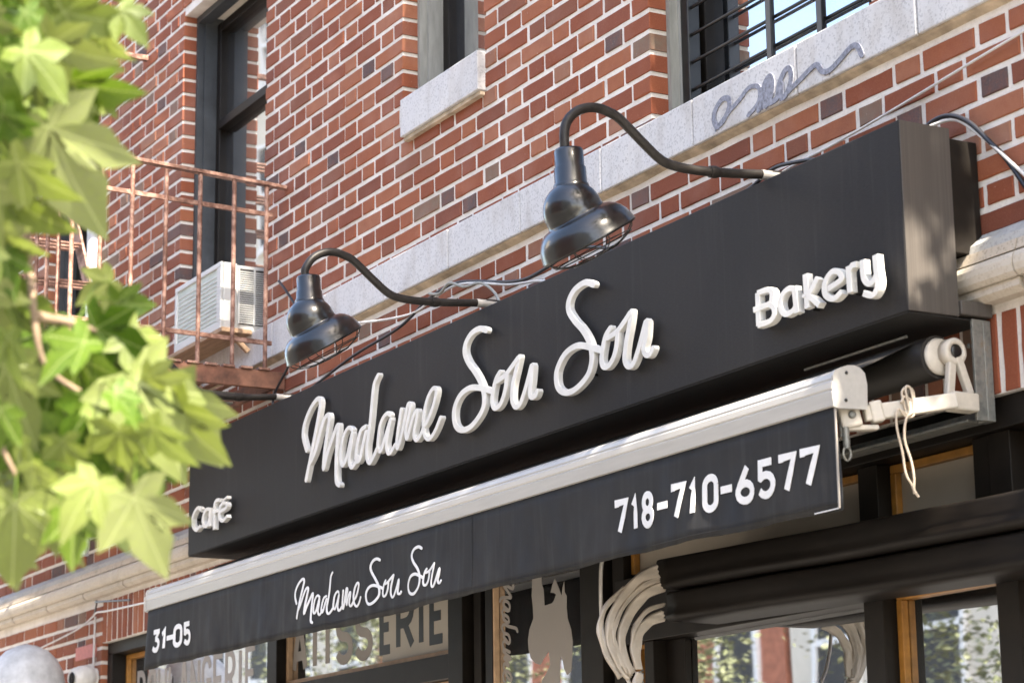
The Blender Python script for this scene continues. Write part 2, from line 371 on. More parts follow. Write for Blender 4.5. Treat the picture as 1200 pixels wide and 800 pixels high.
SCRIPT = [('M', [[(-1.906, -0.725), (-1.935, -0.67), (-1.922, -0.626), (-1.876, -0.584), (-1.828, -0.561), (-1.8, -0.559), (-1.786, -0.577), (-1.799, -0.618), (-1.837, -0.699), (-1.877, -0.779), (-1.904, -0.832)], [(-1.873, -0.779), (-1.825, -0.741), (-1.764, -0.653), (-1.724, -0.631), (-1.709, -0.646), (-1.723, -0.689), (-1.745, -0.754), (-1.755, -0.818), (-1.722, -0.769), (-1.682, -0.725), (-1.647, -0.688), (-1.632, -0.689), (-1.641, -0.749), (-1.648, -0.815), (-1.645, -0.878), (-1.623, -0.895)]]), ('a', [[(-1.52, -0.72), (-1.55, -0.707), (-1.589, -0.729), (-1.611, -0.776), (-1.611, -0.818), (-1.592, -0.831), (-1.566, -0.812), (-1.541, -0.771), (-1.518, -0.73), (-1.528, -0.779), (-1.543, -0.821), (-1.527, -0.848), (-1.502, -0.845), (-1.472, -0.821)]]), ('d', [[(-1.415, -0.727), (-1.451, -0.736), (-1.476, -0.776), (-1.488, -0.819), (-1.476, -0.837), (-1.453, -0.83), (-1.434, -0.794), (-1.409, -0.749)], [(-1.315, -0.569), (-1.344, -0.595), (-1.359, -0.653), (-1.371, -0.711), (-1.387, -0.764), (-1.399, -0.8), (-1.397, -0.839), (-1.377, -0.857), (-1.352, -0.846), (-1.321, -0.82)]]), ('a', [[(-1.225, -0.72), (-1.245, -0.711), (-1.277, -0.721), (-1.301, -0.745), (-1.312, -0.778), (-1.318, -0.811), (-1.304, -0.83), (-1.287, -0.825), (-1.264, -0.794), (-1.238, -0.76), (-1.218, -0.735), (-1.235, -0.773), (-1.25, -0.814), (-1.24, -0.845), (-1.216, -0.847), (-1.187, -0.829)]]), ('m', [[(-1.141, -0.719), (-1.153, -0.753), (-1.167, -0.794), (-1.174, -0.827), (-1.165, -0.842), (-1.139, -0.807), (-1.115, -0.76), (-1.091, -0.713), (-1.075, -0.71), (-1.072, -0.725), (-1.087, -0.757), (-1.106, -0.796), (-1.096, -0.823), (-1.077, -0.796), (-1.054, -0.762), (-1.03, -0.743), (-1.019, -0.747), (-1.029, -0.779), (-1.045, -0.815), (-1.034, -0.836), (-1.013, -0.837), (-0.989, -0.82), (-0.975, -0.804)]]), ('e', [[(-0.975, -0.804), (-0.943, -0.786), (-0.909, -0.75), (-0.886, -0.713), (-0.888, -0.695), (-0.91, -0.692), (-0.942, -0.713), (-0.966, -0.749), (-0.977, -0.789), (-0.971, -0.827), (-0.948, -0.848), (-0.919, -0.847), (-0.885, -0.826), (-0.856, -0.797)]]), ('S', [[(-0.545, -0.575), (-0.589, -0.561), (-0.642, -0.565), (-0.68, -0.588), (-0.688, -0.618), (-0.665, -0.653), (-0.628, -0.686), (-0.597, -0.717), (-0.575, -0.747), (-0.562, -0.78), (-0.568, -0.814), (-0.605, -0.842), (-0.658, -0.861), (-0.712, -0.86), (-0.749, -0.842), (-0.763, -0.809), (-0.754, -0.775), (-0.715, -0.746), (-0.656, -0.737), (-0.592, -0.748), (-0.51, -0.774)]]), ('o', [[(-0.462, -0.726), (-0.486, -0.744), (-0.505, -0.78), (-0.51, -0.809), (-0.496, -0.829), (-0.465, -0.828), (-0.439, -0.807), (-0.421, -0.776), (-0.415, -0.747)], [(-0.473, -0.749), (-0.422, -0.74), (-0.376, -0.72), (-0.344, -0.705)]]), ('u', [[(-0.339, -0.704), (-0.357, -0.739), (-0.378, -0.779), (-0.384, -0.822), (-0.365, -0.849), (-0.335, -0.846), (-0.305, -0.813), (-0.279, -0.774), (-0.259, -0.743), (-0.265, -0.786), (-0.274, -0.823), (-0.265, -0.838), (-0.242, -0.839), (-0.231, -0.829)]]), ('S', [[(0.101, -0.578), (0.056, -0.562), (-0.002, -0.569), (-0.037, -0.594), (-0.039, -0.625), (-0.006, -0.662), (0.032, -0.693), (0.064, -0.728), (0.082, -0.761), (0.085, -0.797), (0.065, -0.832), (0.021, -0.854), (-0.028, -0.865), (-0.076, -0.859), (-0.11, -0.836), (-0.116, -0.797), (-0.093, -0.766), (-0.053, -0.744), (0.006, -0.738), (0.063, -0.752), (0.143, -0.78)]]), ('o', [[(0.187, -0.726), (0.163, -0.743), (0.147, -0.775), (0.139, -0.807), (0.15, -0.828), (0.178, -0.83), (0.206, -0.811), (0.223, -0.78), (0.229, -0.75)], [(0.178, -0.75), (0.227, -0.742), (0.269, -0.722), (0.295, -0.707)]]), ('u', [[(0.302, -0.705), (0.291, -0.741), (0.274, -0.781), (0.263, -0.827), (0.277, -0.851), (0.304, -0.853), (0.332, -0.822), (0.356, -0.784), (0.38, -0.746), (0.376, -0.788), (0.363, -0.819), (0.373, -0.838), (0.393, -0.842), (0.408, -0.83)]])]
BAKERY = [('B', [[(0.918, -0.789), (0.918, -0.874)], [(0.918, -0.79), (0.962, -0.791), (0.98, -0.8), (0.981, -0.817), (0.968, -0.829), (0.9, -0.83)], [(0.968, -0.829), (0.986, -0.842), (0.99, -0.86), (0.97, -0.874), (0.918, -0.874)]]), ('a', [[(1.077, -0.815), (1.052, -0.809), (1.028, -0.817), (1.015, -0.835), (1.019, -0.857), (1.038, -0.871), (1.066, -0.869), (1.079, -0.861)], [(1.076, -0.809), (1.084, -0.878)]]), ('k', [[(1.123, -0.788), (1.126, -0.875)], [(1.108, -0.841), (1.124, -0.841)], [(1.174, -0.809), (1.154, -0.829), (1.136, -0.844), (1.155, -0.86), (1.178, -0.879)]]), ('e', [[(1.213, -0.846), (1.265, -0.836), (1.268, -0.825), (1.256, -0.813), (1.235, -0.808), (1.213, -0.818), (1.2, -0.836), (1.203, -0.858), (1.222, -0.872), (1.243, -0.875), (1.267, -0.865)]]), ('r', [[(1.297, -0.809), (1.299, -0.875)], [(1.3, -0.82), (1.313, -0.811), (1.33, -0.812)]]), ('y', [[(1.353, -0.807), (1.353, -0.835), (1.358, -0.857), (1.374, -0.87), (1.392, -0.867), (1.403, -0.857)], [(1.403, -0.807), (1.405, -0.844), (1.409, -0.876), (1.4, -0.895), (1.383, -0.901), (1.353, -0.889)]])]
CAFE = [('c', [[(-2.911, -0.801), (-2.946, -0.785), (-2.983, -0.797), (-3.007, -0.822), (-2.996, -0.854), (-2.96, -0.872), (-2.923, -0.862)]]), ('a', [[(-2.821, -0.809), (-2.861, -0.805), (-2.888, -0.825), (-2.893, -0.85), (-2.87, -0.869), (-2.839, -0.868), (-2.825, -0.847)], [(-2.814, -0.806), (-2.821, -0.834), (-2.818, -0.876)]]), ('f', [[(-2.718, -0.788), (-2.751, -0.784), (-2.772, -0.797), (-2.775, -0.836), (-2.774, -0.895)], [(-2.792, -0.827), (-2.738, -0.825)]]), ('e', [[(-2.713, -0.833), (-2.657, -0.828), (-2.648, -0.815), (-2.678, -0.804), (-2.708, -0.811), (-2.724, -0.836), (-2.717, -0.86), (-2.682, -0.873), (-2.638, -0.861)], [(-2.679, -0.793), (-2.64, -0.787)]])]
LEAVES = [(3.055, -2.696, -1.789, -0.1, 0.44, -0.89, 0.79, -0.51, -0.34, 0.099), (2.944, -2.657, -1.628, -0.04, 0.63, -0.77, 1.0, -0.03, -0.07, 0.142), (2.913, -2.596, -1.647, 0.03, 0.59, -0.81, 0.47, -0.72, -0.51, 0.101), (2.914, -2.701, -1.648, 0.14, 0.13, -0.98, 0.72, -0.69, 0.01, 0.107), (2.918, -2.751, -1.748, -0.37, 0.15, -0.92, 0.63, -0.69, -0.37, 0.096), (2.938, -2.803, -1.786, -0.31, 0.09, -0.95, 0.9, -0.28, -0.32, 0.107), (3.132, -2.77, -1.788, -0.17, -0.57, -0.8, 0.71, -0.63, 0.3, 0.073), (2.868, -2.707, -1.585, -0.09, 0.52, -0.85, 0.39, -0.77, -0.51, 0.099), (2.867, -2.772, -1.677, -0.38, 0.33, -0.87, 0.72, -0.48, -0.5, 0.107), (2.918, -2.814, -1.616, -0.13, 0.39, -0.91, 0.59, -0.71, -0.38, 0.105), (2.84, -2.676, -1.537, 0.51, 0.74, -0.43, 0.63, -0.66, -0.4, 0.087), (2.857, -2.639, -1.548, 0.2, 0.79, -0.59, 0.98, -0.12, 0.17, 0.074), (2.812, -2.641, -1.493, 0.2, 0.98, -0.06, 0.87, -0.21, -0.44, 0.056), (2.952, -2.646, -1.618, 0.31, 0.92, -0.23, 0.5, -0.36, -0.79, 0.053), (3.018, -2.749, -1.598, -0.41, -0.72, -0.56, 0.64, -0.66, 0.39, 0.073), (2.969, -2.686, -1.694, -0.58, 0.23, -0.78, 0.55, -0.6, -0.59, 0.079), (3.036, -2.669, -1.699, 0.03, 0.63, -0.77, 0.24, -0.75, -0.61, 0.069), (2.795, -2.718, -1.616, -0.01, 0.58, -0.82, 0.74, -0.55, -0.39, 0.092), (2.806, -2.735, -1.541, -0.17, -0.4, -0.9, 0.72, -0.67, 0.17, 0.083), (2.791, -2.782, -1.498, -0.1, 0.45, -0.89, 0.73, -0.58, -0.37, 0.101), (2.688, -2.726, -1.562, -0.03, 0.54, -0.84, 0.97, -0.2, -0.16, 0.086), (2.748, -2.672, -1.671, -0.12, 0.25, -0.96, 0.8, -0.55, -0.24, 0.093), (2.754, -2.716, -1.776, -0.53, -0.02, -0.85, 0.84, -0.12, -0.52, 0.074), (2.777, -2.763, -1.814, -0.27, 0.16, -0.95, 0.72, -0.62, -0.31, 0.063), (2.842, -2.592, -1.703, -0.51, 0.2, -0.84, 0.54, -0.68, -0.49, 0.057), (2.994, -2.78, -1.178, 0.34, 0.91, -0.22, 0.76, -0.41, -0.51, 0.084), (3.024, -2.805, -1.232, 0.46, 0.76, -0.45, 0.43, -0.64, -0.64, 0.079), (3.1, -2.859, -1.276, 0.09, 0.73, -0.67, 0.98, 0.05, 0.18, 0.076), (2.982, -2.763, -1.261, 0.27, 0.91, -0.3, 0.33, -0.39, -0.86, 0.089), (2.899, -2.725, -1.206, 0.0, 0.58, -0.81, 0.67, -0.6, -0.43, 0.078), (2.92, -2.818, -1.154, -0.01, 0.58, -0.82, 0.74, -0.55, -0.39, 0.099), (3.002, -2.796, -1.333, -0.1, 0.44, -0.89, 0.79, -0.51, -0.34, 0.144), (2.882, -2.823, -1.29, -0.02, 0.69, -0.72, 0.68, -0.52, -0.52, 0.108), (2.978, -2.761, -1.276, -0.03, 0.39, -0.92, 1.0, 0.07, 0.0, 0.067), (3.069, -2.855, -1.403, 0.09, 0.79, -0.61, 0.33, -0.6, -0.73, 0.084), (2.91, -2.828, -1.394, 0.33, 0.72, -0.62, 0.54, -0.68, -0.5, 0.098), (2.898, -2.828, -1.44, -0.27, 0.16, -0.95, 0.72, -0.62, -0.31, 0.071), (2.761, -2.792, -1.143, 0.05, 0.79, -0.62, 0.76, -0.43, -0.48, 0.124), (2.843, -2.814, -1.231, 0.23, 0.84, -0.5, 0.96, -0.27, -0.02, 0.092), (2.775, -2.736, -1.21, -0.34, 0.22, -0.91, 0.69, -0.6, -0.4, 0.076), (2.774, -2.711, -1.265, -0.29, 0.3, -0.91, 0.9, -0.24, -0.37, 0.086), (2.748, -2.623, -1.552, -0.18, 0.49, -0.85, 0.78, -0.46, -0.43, 0.105), (2.822, -2.566, -1.613, -0.06, 0.58, -0.81, 0.76, -0.5, -0.41, 0.117), (2.727, -2.594, -1.69, -0.36, -0.0, -0.93, 0.77, -0.56, -0.3, 0.057), (2.645, -2.736, -1.705, -0.24, 0.23, -0.94, 0.78, -0.54, -0.33, 0.105), (2.649, -2.626, -1.698, -0.28, 0.15, -0.95, 0.78, -0.55, -0.32, 0.077), (2.617, -2.695, -1.45, -0.48, -0.29, -0.83, 0.68, -0.72, -0.15, 0.069), (3.07, -2.858, -1.615, -0.31, 0.23, -0.92, 0.26, -0.91, -0.31, 0.066), (3.054, -2.818, -1.759, -0.14, 0.72, -0.68, 0.25, -0.64, -0.72, 0.05), (3.0, -2.844, -1.686, -0.43, -0.15, -0.89, 0.72, -0.65, -0.24, 0.067), (2.768, -2.633, -1.453, -0.67, -0.59, -0.46, 0.71, -0.69, -0.14, 0.057), (3.019, -2.908, -1.258, -0.01, 0.58, -0.82, 0.74, -0.55, -0.39, 0.112), (2.985, -2.903, -1.397, -0.1, 0.45, -0.89, 0.73, -0.58, -0.37, 0.112), (2.867, -2.854, -1.501, -0.09, 0.45, -0.89, 0.66, -0.64, -0.39, 0.107), (2.835, -2.844, -1.646, -0.19, 0.31, -0.93, 0.72, -0.6, -0.34, 0.107), (2.706, -2.808, -1.764, -0.19, 0.31, -0.93, 0.72, -0.6, -0.34, 0.11), (2.984, -2.829, -1.11, -0.1, 0.44, -0.89, 0.79, -0.51, -0.34, 0.098), (2.932, -2.735, -1.062, 0.0, 0.58, -0.81, 0.67, -0.6, -0.43, 0.083), (2.956, -2.885, -1.099, 0.09, 0.69, -0.71, 0.68, -0.56, -0.46, 0.107), (2.748, -2.63, -1.61, -0.62, -0.16, -0.76, 0.69, 0.35, -0.64, 0.075), (2.967, -2.742, -1.799, -0.29, 0.16, -0.94, 0.96, 0.1, -0.28, 0.067), (2.735, -2.812, -1.225, 0.14, 0.34, -0.93, 0.33, -0.9, -0.28, 0.074), (3.012, -2.866, -1.162, -0.41, 0.45, -0.8, 0.11, -0.84, -0.53, 0.049), (2.904, -2.767, -1.804, -0.39, 0.7, -0.6, 0.38, -0.47, -0.8, 0.062), (2.834, -2.8, -1.199, 0.42, 0.36, -0.83, 0.44, -0.88, -0.16, 0.055), (2.953, -2.786, -1.355, -0.34, 0.11, -0.93, 0.49, -0.82, -0.28, 0.058), (2.592, -2.736, -1.77, 0.35, 0.43, -0.83, 0.29, -0.89, -0.34, 0.07), (2.999, -2.892, -1.195, 0.06, 0.85, -0.53, 0.22, -0.53, -0.82, 0.069), (2.67, -2.565, -1.634, 0.04, -0.09, -1.0, 1.0, -0.08, 0.05, 0.05), (2.803, -2.649, -1.752, 0.09, 0.47, -0.88, 0.99, -0.13, 0.03, 0.072), (2.681, -2.754, -1.088, 0.31, 0.65, -0.69, 0.89, 0.05, 0.45, 0.07), (2.914, -2.757, -1.286, -0.18, 0.2, -0.96, 0.93, 0.35, -0.11, 0.068), (2.627, -2.625, -1.663, 0.04, 0.83, -0.55, 0.41, -0.52, -0.75, 0.071), (2.916, -2.832, -1.441, 0.14, 0.69, -0.71, 0.14, -0.72, -0.68, 0.067), (2.788, -2.786, -1.36, -0.51, -0.17, -0.84, 0.86, -0.14, -0.5, 0.074), (2.908, -2.839, -1.322, -0.4, 0.42, -0.82, 0.27, -0.8, -0.54, 0.069), (2.638, -2.632, -1.612, -0.45, 0.35, -0.82, 0.61, -0.55, -0.57, 0.058), (2.749, -2.737, -1.568, -0.53, 0.38, -0.76, 0.83, 0.05, -0.55, 0.07), (2.708, -2.61, -1.598, -0.53, 0.42, -0.74, 0.33, -0.7, -0.64, 0.058), (2.694, -2.74, -1.681, -0.51, 0.21, -0.84, 0.35, -0.84, -0.42, 0.061), (2.821, -2.778, -1.665, -0.23, 0.48, -0.84, 0.35, -0.77, -0.54, 0.064), (2.88, -2.672, -1.623, -0.09, 0.71, -0.7, 0.99, 0.15, 0.02, 0.05), (2.972, -2.864, -1.486, 0.15, 0.57, -0.81, 0.98, 0.04, 0.2, 0.045), (2.851, -2.801, -1.119, -0.31, 0.33, -0.89, 0.95, 0.15, -0.27, 0.057), (2.751, -2.704, -1.262, -0.03, 0.4, -0.91, 0.95, 0.31, 0.11, 0.051), (2.909, -2.701, -1.168, -0.26, 0.72, -0.64, 0.22, -0.6, -0.77, 0.056), (2.967, -2.757, -1.711, -0.39, 0.36, -0.85, 0.67, -0.52, -0.53, 0.053), (2.946, -2.693, -1.757, 0.02, 0.39, -0.92, 0.13, -0.91, -0.38, 0.055), (2.891, -2.74, -1.801, -0.8, 0.22, -0.56, 0.44, -0.43, -0.79, 0.06), (2.974, -2.771, -1.365, -0.45, -0.22, -0.87, 0.83, 0.24, -0.5, 0.058), (2.788, -2.735, -1.656, -0.25, -0.1, -0.96, 0.25, -0.97, 0.04, 0.046), (2.844, -2.775, -1.205, -0.45, -0.08, -0.89, 0.6, -0.77, -0.23, 0.055), (2.932, -2.698, -1.651, -0.05, 0.68, -0.73, 0.99, -0.05, -0.12, 0.065), (2.681, -2.789, -1.233, -0.19, 0.31, -0.93, 0.92, 0.39, -0.06, 0.076), (2.674, -2.619, -1.57, -0.19, 0.19, -0.96, 0.95, -0.21, -0.23, 0.063), (2.711, -2.709, -1.677, 0.11, 0.7, -0.7, 0.99, -0.08, 0.07, 0.071), (2.899, -2.816, -1.467, 0.1, 0.09, -0.99, 0.72, -0.69, 0.01, 0.058), (2.994, -2.814, -1.725, -0.29, 0.31, -0.9, 0.09, -0.93, -0.35, 0.06), (2.564, -2.735, -1.664, -0.23, 0.5, -0.83, 0.95, 0.3, -0.08, 0.068), (2.819, -2.741, -1.76, 0.31, 0.45, -0.84, 0.6, -0.78, -0.19, 0.062), (3.054, -2.896, -1.258, -0.1, 0.63, -0.77, 0.43, -0.67, -0.6, 0.044), (2.704, -2.681, -1.274, -0.15, 0.21, -0.97, 0.94, 0.34, -0.07, 0.063), (2.996, -2.854, -1.323, -0.24, 0.71, -0.66, 0.54, -0.47, -0.7, 0.063), (2.751, -2.783, -1.57, 0.22, 0.58, -0.78, 0.24, -0.81, -0.54, 0.05), (2.798, -2.697, -1.309, 0.04, 0.08, -1.0, 0.97, 0.23, 0.06, 0.048), (2.755, -2.762, -1.144, -0.14, -0.37, -0.92, 0.76, -0.64, 0.14, 0.067), (2.952, -2.783, -1.299, 0.01, 0.48, -0.88, 0.98, 0.18, 0.1, 0.061), (2.722, -2.79, -1.071, 0.06, 0.69, -0.72, 0.43, -0.67, -0.61, 0.049), (2.84, -2.837, -1.449, -0.39, -0.12, -0.91, 0.86, 0.29, -0.41, 0.062), (2.715, -2.768, -1.166, 0.24, 0.43, -0.87, 0.97, -0.09, 0.23, 0.06), (2.897, -2.788, -1.229, 0.12, 0.25, -0.96, 0.16, -0.96, -0.23, 0.052), (2.801, -2.714, -1.77, -0.64, -0.03, -0.77, 0.73, 0.3, -0.62, 0.064), (3.059, -2.724, -1.667, 0.25, 0.63, -0.73, 0.92, 0.07, 0.38, 0.048), (2.802, -2.705, -1.795, 0.06, 0.38, -0.92, 0.46, -0.83, -0.31, 0.054), (2.841, -2.768, -1.589, -0.69, -0.31, -0.66, 0.59, 0.28, -0.75, 0.063), (2.751, -2.787, -1.652, -0.56, 0.64, -0.52, 0.61, -0.11, -0.78, 0.047), (2.912, -2.775, -1.18, -0.26, 0.56, -0.79, 0.91, 0.42, -0.0, 0.071), (3.003, -2.832, -1.188, -0.07, 0.42, -0.9, 0.99, -0.05, -0.1, 0.046), (2.875, -2.846, -1.137, -0.39, -0.14, -0.91, 0.79, -0.55, -0.26, 0.051), (2.664, -2.769, -1.274, 0.1, 0.82, -0.56, 0.32, -0.56, -0.76, 0.065), (2.873, -2.802, -1.113, -0.11, 0.3, -0.95, 0.65, -0.7, -0.3, 0.06), (2.712, -2.774, -1.287, 0.23, 0.68, -0.7, 0.94, 0.02, 0.33, 0.071), (2.82, -2.816, -1.272, 0.28, 0.69, -0.67, 0.9, 0.04, 0.43, 0.058), (3.012, -2.713, -1.169, 0.43, 0.45, -0.79, 0.84, -0.51, 0.17, 0.053), (2.742, -2.715, -1.625, -0.45, 0.53, -0.72, 0.6, -0.42, -0.69, 0.073)]
TWIGS = [[[2.902, -3.082, -0.891], [2.89, -2.899, -1.1], [2.844, -2.802, -1.253], [2.824, -2.768, -1.402], [2.852, -2.761, -1.532], [2.847, -2.741, -1.595], [2.867, -2.685, -1.638], [2.882, -2.632, -1.691]], [[2.89, -2.899, -1.1], [2.925, -2.808, -1.154], [2.941, -2.756, -1.207]], [[2.852, -2.761, -1.532], [2.829, -2.698, -1.531], [2.856, -2.638, -1.553]], [[2.844, -2.802, -1.253], [2.884, -2.839, -1.471], [2.851, -2.811, -1.656], [2.849, -2.775, -1.739]]]
CLUMPS = 46
# ================================================================== SETTING
C = 0.0677; P = 0.322; J = 0.0165
def struct(name, mb, mat, parent=None): return tag(mb.build(name, mat, parent), kind='structure')
struct('ground', MB().box(-400, 400, -400, 400, GROUND - 1.2, GROUND - .16), M['earth'])
struct('road', MB().box(-200, 200, -14.6, -5.4, GROUND - .5, GROUND - .13), M['asphalt'])
struct('pavement', MB().box(-200, 200, -5.25, 0.0, GROUND - .5, GROUND, .01), M['pave'])
struct('kerb', MB().box(-200, 200, -5.4, -5.253, GROUND - .5, GROUND + .004, .02), M['grey_stone'])
struct('pavement', MB().box(-200, 200, -18, -14.75, GROUND - .5, GROUND, .01), M['pave'])
struct('kerb', MB().box(-200, 200, -14.747, -14.6, GROUND - .5, GROUND + .004, .02), M['grey_stone'])

# ------------------------------------------------------------------ the brick facade
wall = thing('brick_building', 'red brick facade in Flemish bond with pale granite courses behind the sign', 'building', (-2, .2, GROUND))
XL, XR, ZT = -9.2, 6.0, 4.2
# openings: x0, x1, z0, z1
WIN = [(-5.90, -5.14, -.046, 1.42), (-3.95, -2.98, -.046, 1.66), (-1.686, -1.05, .545, 1.9), (0.0, 1.065, -.046, 1.62), (2.4, 3.4, -.046, 1.62)]
SHOP = (-4.87, 5.2, GROUND, -1.13)
BAND = (-.176, -.045); CORN = (-.925, -.735)
holes = WIN + [SHOP]
mo = MB()
def wall_grid(mb, y0, y1):
    holes = [(h[0] - .006, h[1] + .006, h[2] - (.0 if h[2] < -.02 else 0), h[3]) for h in globals()['holes']]
    xs = sorted({XL, XR} | {h[0] for h in holes} | {h[1] for h in holes}); zs = sorted({GROUND, ZT} | {h[2] for h in holes} | {h[3] for h in holes})
    for i in range(len(zs) - 1):
        run = None
        for j in range(len(xs) - 1):
            cx = (xs[j] + xs[j + 1]) / 2; cz = (zs[i] + zs[i + 1]) / 2
            solid = not any(h[0] < cx < h[1] and h[2] < cz < h[3] for h in holes)
            if solid and run is None: run = xs[j]
            if not solid and run is not None: mb.box(run, xs[j], y0, y1, zs[i], zs[i + 1]); run = None
        if run is not None: mb.box(run, xs[-1], y0, y1, zs[i], zs[i + 1])
wall_grid(mo, .0045, .34)
# jamb bricks stand proud of the mortar, so pull the mortar back from each reveal
o_m = mo.build('mortar', M['mortar'], wall)
tag(o_m, 'pale grey mortar of the facade')

def brick_mesh(kind, length, seed):
    rnd = random.Random(seed); h = C - J; d = .1; b = .0022
    x0, x1, z0, z1 = -length / 2, length / 2, -h / 2, h / 2
    nx = 4 if kind == 'stretcher' else 2
    front = []; rim = []
    def j(a): return (rnd.random() - .5) * a
    # outline of the front with a few irregular points
    pts = [(x0 + (x1 - x0) * i / nx, z0) for i in range(nx)] + [(x1, z0), (x1, (z0 + z1) / 2)] + [(x1 - (x1 - x0) * i / nx, z1) for i in range(nx)] + [(x0, z1), (x0, (z0 + z1) / 2)]
    n = len(pts); v = []
    tilt = j(.003)
    for x, z in pts:
        cx = max(min(x, x1 - b), x0 + b); cz = max(min(z, z1 - b), z0 + b)
        v.append((cx + j(.0026), j(.0012) + tilt * (x / length), cz + j(.0036)))
    for (x, z), q in zip(pts, v[:n]):
        v.append((x + j(.0012), b + .0008, z + j(.0016)))
    for x, z in pts: v.append((x, d, z))
    f = [tuple(range(n))]
    for r in (0, 1):
        for i in range(n): f.append((r * n + i, (r + 1) * n + i, (r + 1) * n + (i + 1) % n, r * n + (i + 1) % n))
    me = bpy.data.meshes.new('brick_' + kind); me.from_pydata(v, [], f); me.materials.append(M['brick' if kind == 'stretcher' else 'brick_header']); me.update()
    bm = bmesh.new(); bm.from_mesh(me); bmesh.ops.recalc_face_normals(bm, faces=bm.faces[:]); bm.to_mesh(me); bm.free(); return me
LS, LH = .196, P - .196 - 2 * J
STR = [brick_mesh('stretcher', LS, i) for i in range(7)]; HDR = [brick_mesh('header', LH, 50 + i) for i in range(6)]
bricks = []     # (x0, x1, z_centre, header?)
k0 = int((GROUND) / C) - 1
for k in range(k0, int(ZT / C)):
    za, zb = k * C + J / 2, (k + 1) * C - J / 2; zc = (za + zb) / 2
    if za > BAND[0] - .02 and zb < BAND[1] + .035: continue
    if BAND[0] - .03 < zc < BAND[1]: continue
    if CORN[0] + .0 < zc < CORN[1] + .0: continue
    if k >= 0: hc = -.371 if k % 2 else -.207
    elif zc > CORN[1]: hc = 1.207 if k % 2 == 0 else 1.046
    else: hc = -5.17 if k % 2 else -5.01
    cuts = sorted([(h[0], h[1]) for h in holes if h[2] < zc < h[3]])
    if CORN[0] - .215 < zc < CORN[0] and True: cuts.append((-4.87, 5.2)); cuts.sort()     # soldier course
    spans = []; a = XL
    for c0, c1 in cuts:
        if c0 > a: spans.append((a, c0))
        a = max(a, c1)
    if a < XR: spans.append((a, XR))
    n0 = int((XL - hc) / P) - 1; row = []
    for n in range(n0, int((XR - hc) / P) + 2):
        c = hc + n * P + random.uniform(-.004, .004)
        row += [(c - LH / 2, c + LH / 2, True), (c + LH / 2 + J, c + LH / 2 + J + LS, False)]
    for s0, s1 in spans:
        seg = [[max(a, s0), min(b_, s1), hd] for a, b_, hd in row if min(b_, s1) - max(a, s0) > .03]
        if not seg: continue
        if s0 > XL: seg[0][0] = s0             # close each reveal with a cut brick
        if s1 < XR: seg[-1][1] = s1
        bricks += [(a, b_, zc, hd) for a, b_, hd in seg]
def hidden(x, z):
    if z < -.47 and z > -1.35 and -3.3 < x < 1.35: return True      # behind the sign box and awning
    if z < -1.13: return x > -6.6
    return False
def proj(x, y, z):
    d = Vector((x, y, z)) - CAM_POS; w_ = d.dot(FWD); return 600 + 2740.9 * d.dot(RIGHT) / w_, 400 - 2740.9 * d.dot(UP) / w_, w_
scored = []
for i, (a, b, z, hd) in enumerate(bricks):
    u, v, w_ = proj((a + b) / 2, 0, z)
    vis = 230 < u < 1205 and -5 < v < 480 and not hidden((a + b) / 2, z)
    if vis:
        u0 = proj(a, 0, z)[0]; u1 = proj(b, 0, z)[0]
        scored.append(((u1 - u0) / w_, i))
scored.sort(reverse=True); single = {i for _, i in scored[:262]}
joined = MB()
for i, (a, b, z, hd) in enumerate(bricks):
    L0 = LH if hd else LS; me = random.choice(HDR if hd else STR); sx = (b - a) / L0; yo = random.uniform(-.0018, .0016)
    if i in single:
        o = bpy.data.objects.new('brick', me); o.location = ((a + b) / 2, yo, z); o.scale = (sx, 1, 1); link(o, wall)
    else:
        cx = (a + b) / 2
        far = cx < -6.6 or z > 2.6 or cx > 3
        if far: joined.box(a, b, yo, .1, z - (C - J) / 2, z + (C - J) / 2)
        else: joined.add([(v.co.x * sx + cx, v.co.y + yo, v.co.z + z) for v in me.vertices], [tuple(p_.vertices) for p_ in me.polygons])
# soldier course over the shop front: upright bricks
sol = MB(); x = -4.87
while x < 5.2:
    hid = -4.05 < x < 1.43
    L_ = .0537 * random.uniform(.96, 1.04)
    zt, zb_ = CORN[0] - .012, -1.128 + random.uniform(-.002, .002)
    if not hid and x < 1.7:
        o = bpy.data.objects.new('brick', random.choice(STR)); o.rotation_euler = (0, pi / 2, 0); o.scale = ((zt - zb_) / LS, 1, L_ / .0542)
        o.location = (x + L_ / 2, random.uniform(-.002, .002), (zt + zb_) / 2); link(o, wall)
    else: joined.box(x, x + L_, random.uniform(-.001, .001), .1, zb_, zt)
    x += L_ + J
jb = tag(joined.build('brick_field', M['brick_joined'], wall), kind='stuff')
# painted brick near the camera at lower left
o = MB().box(-5.23, -4.945, -.006, .02, -1.185, -1.12, .003).build('painted_brick', M['pink'], wall); o['label'] = 'pink painted double brick near the window'

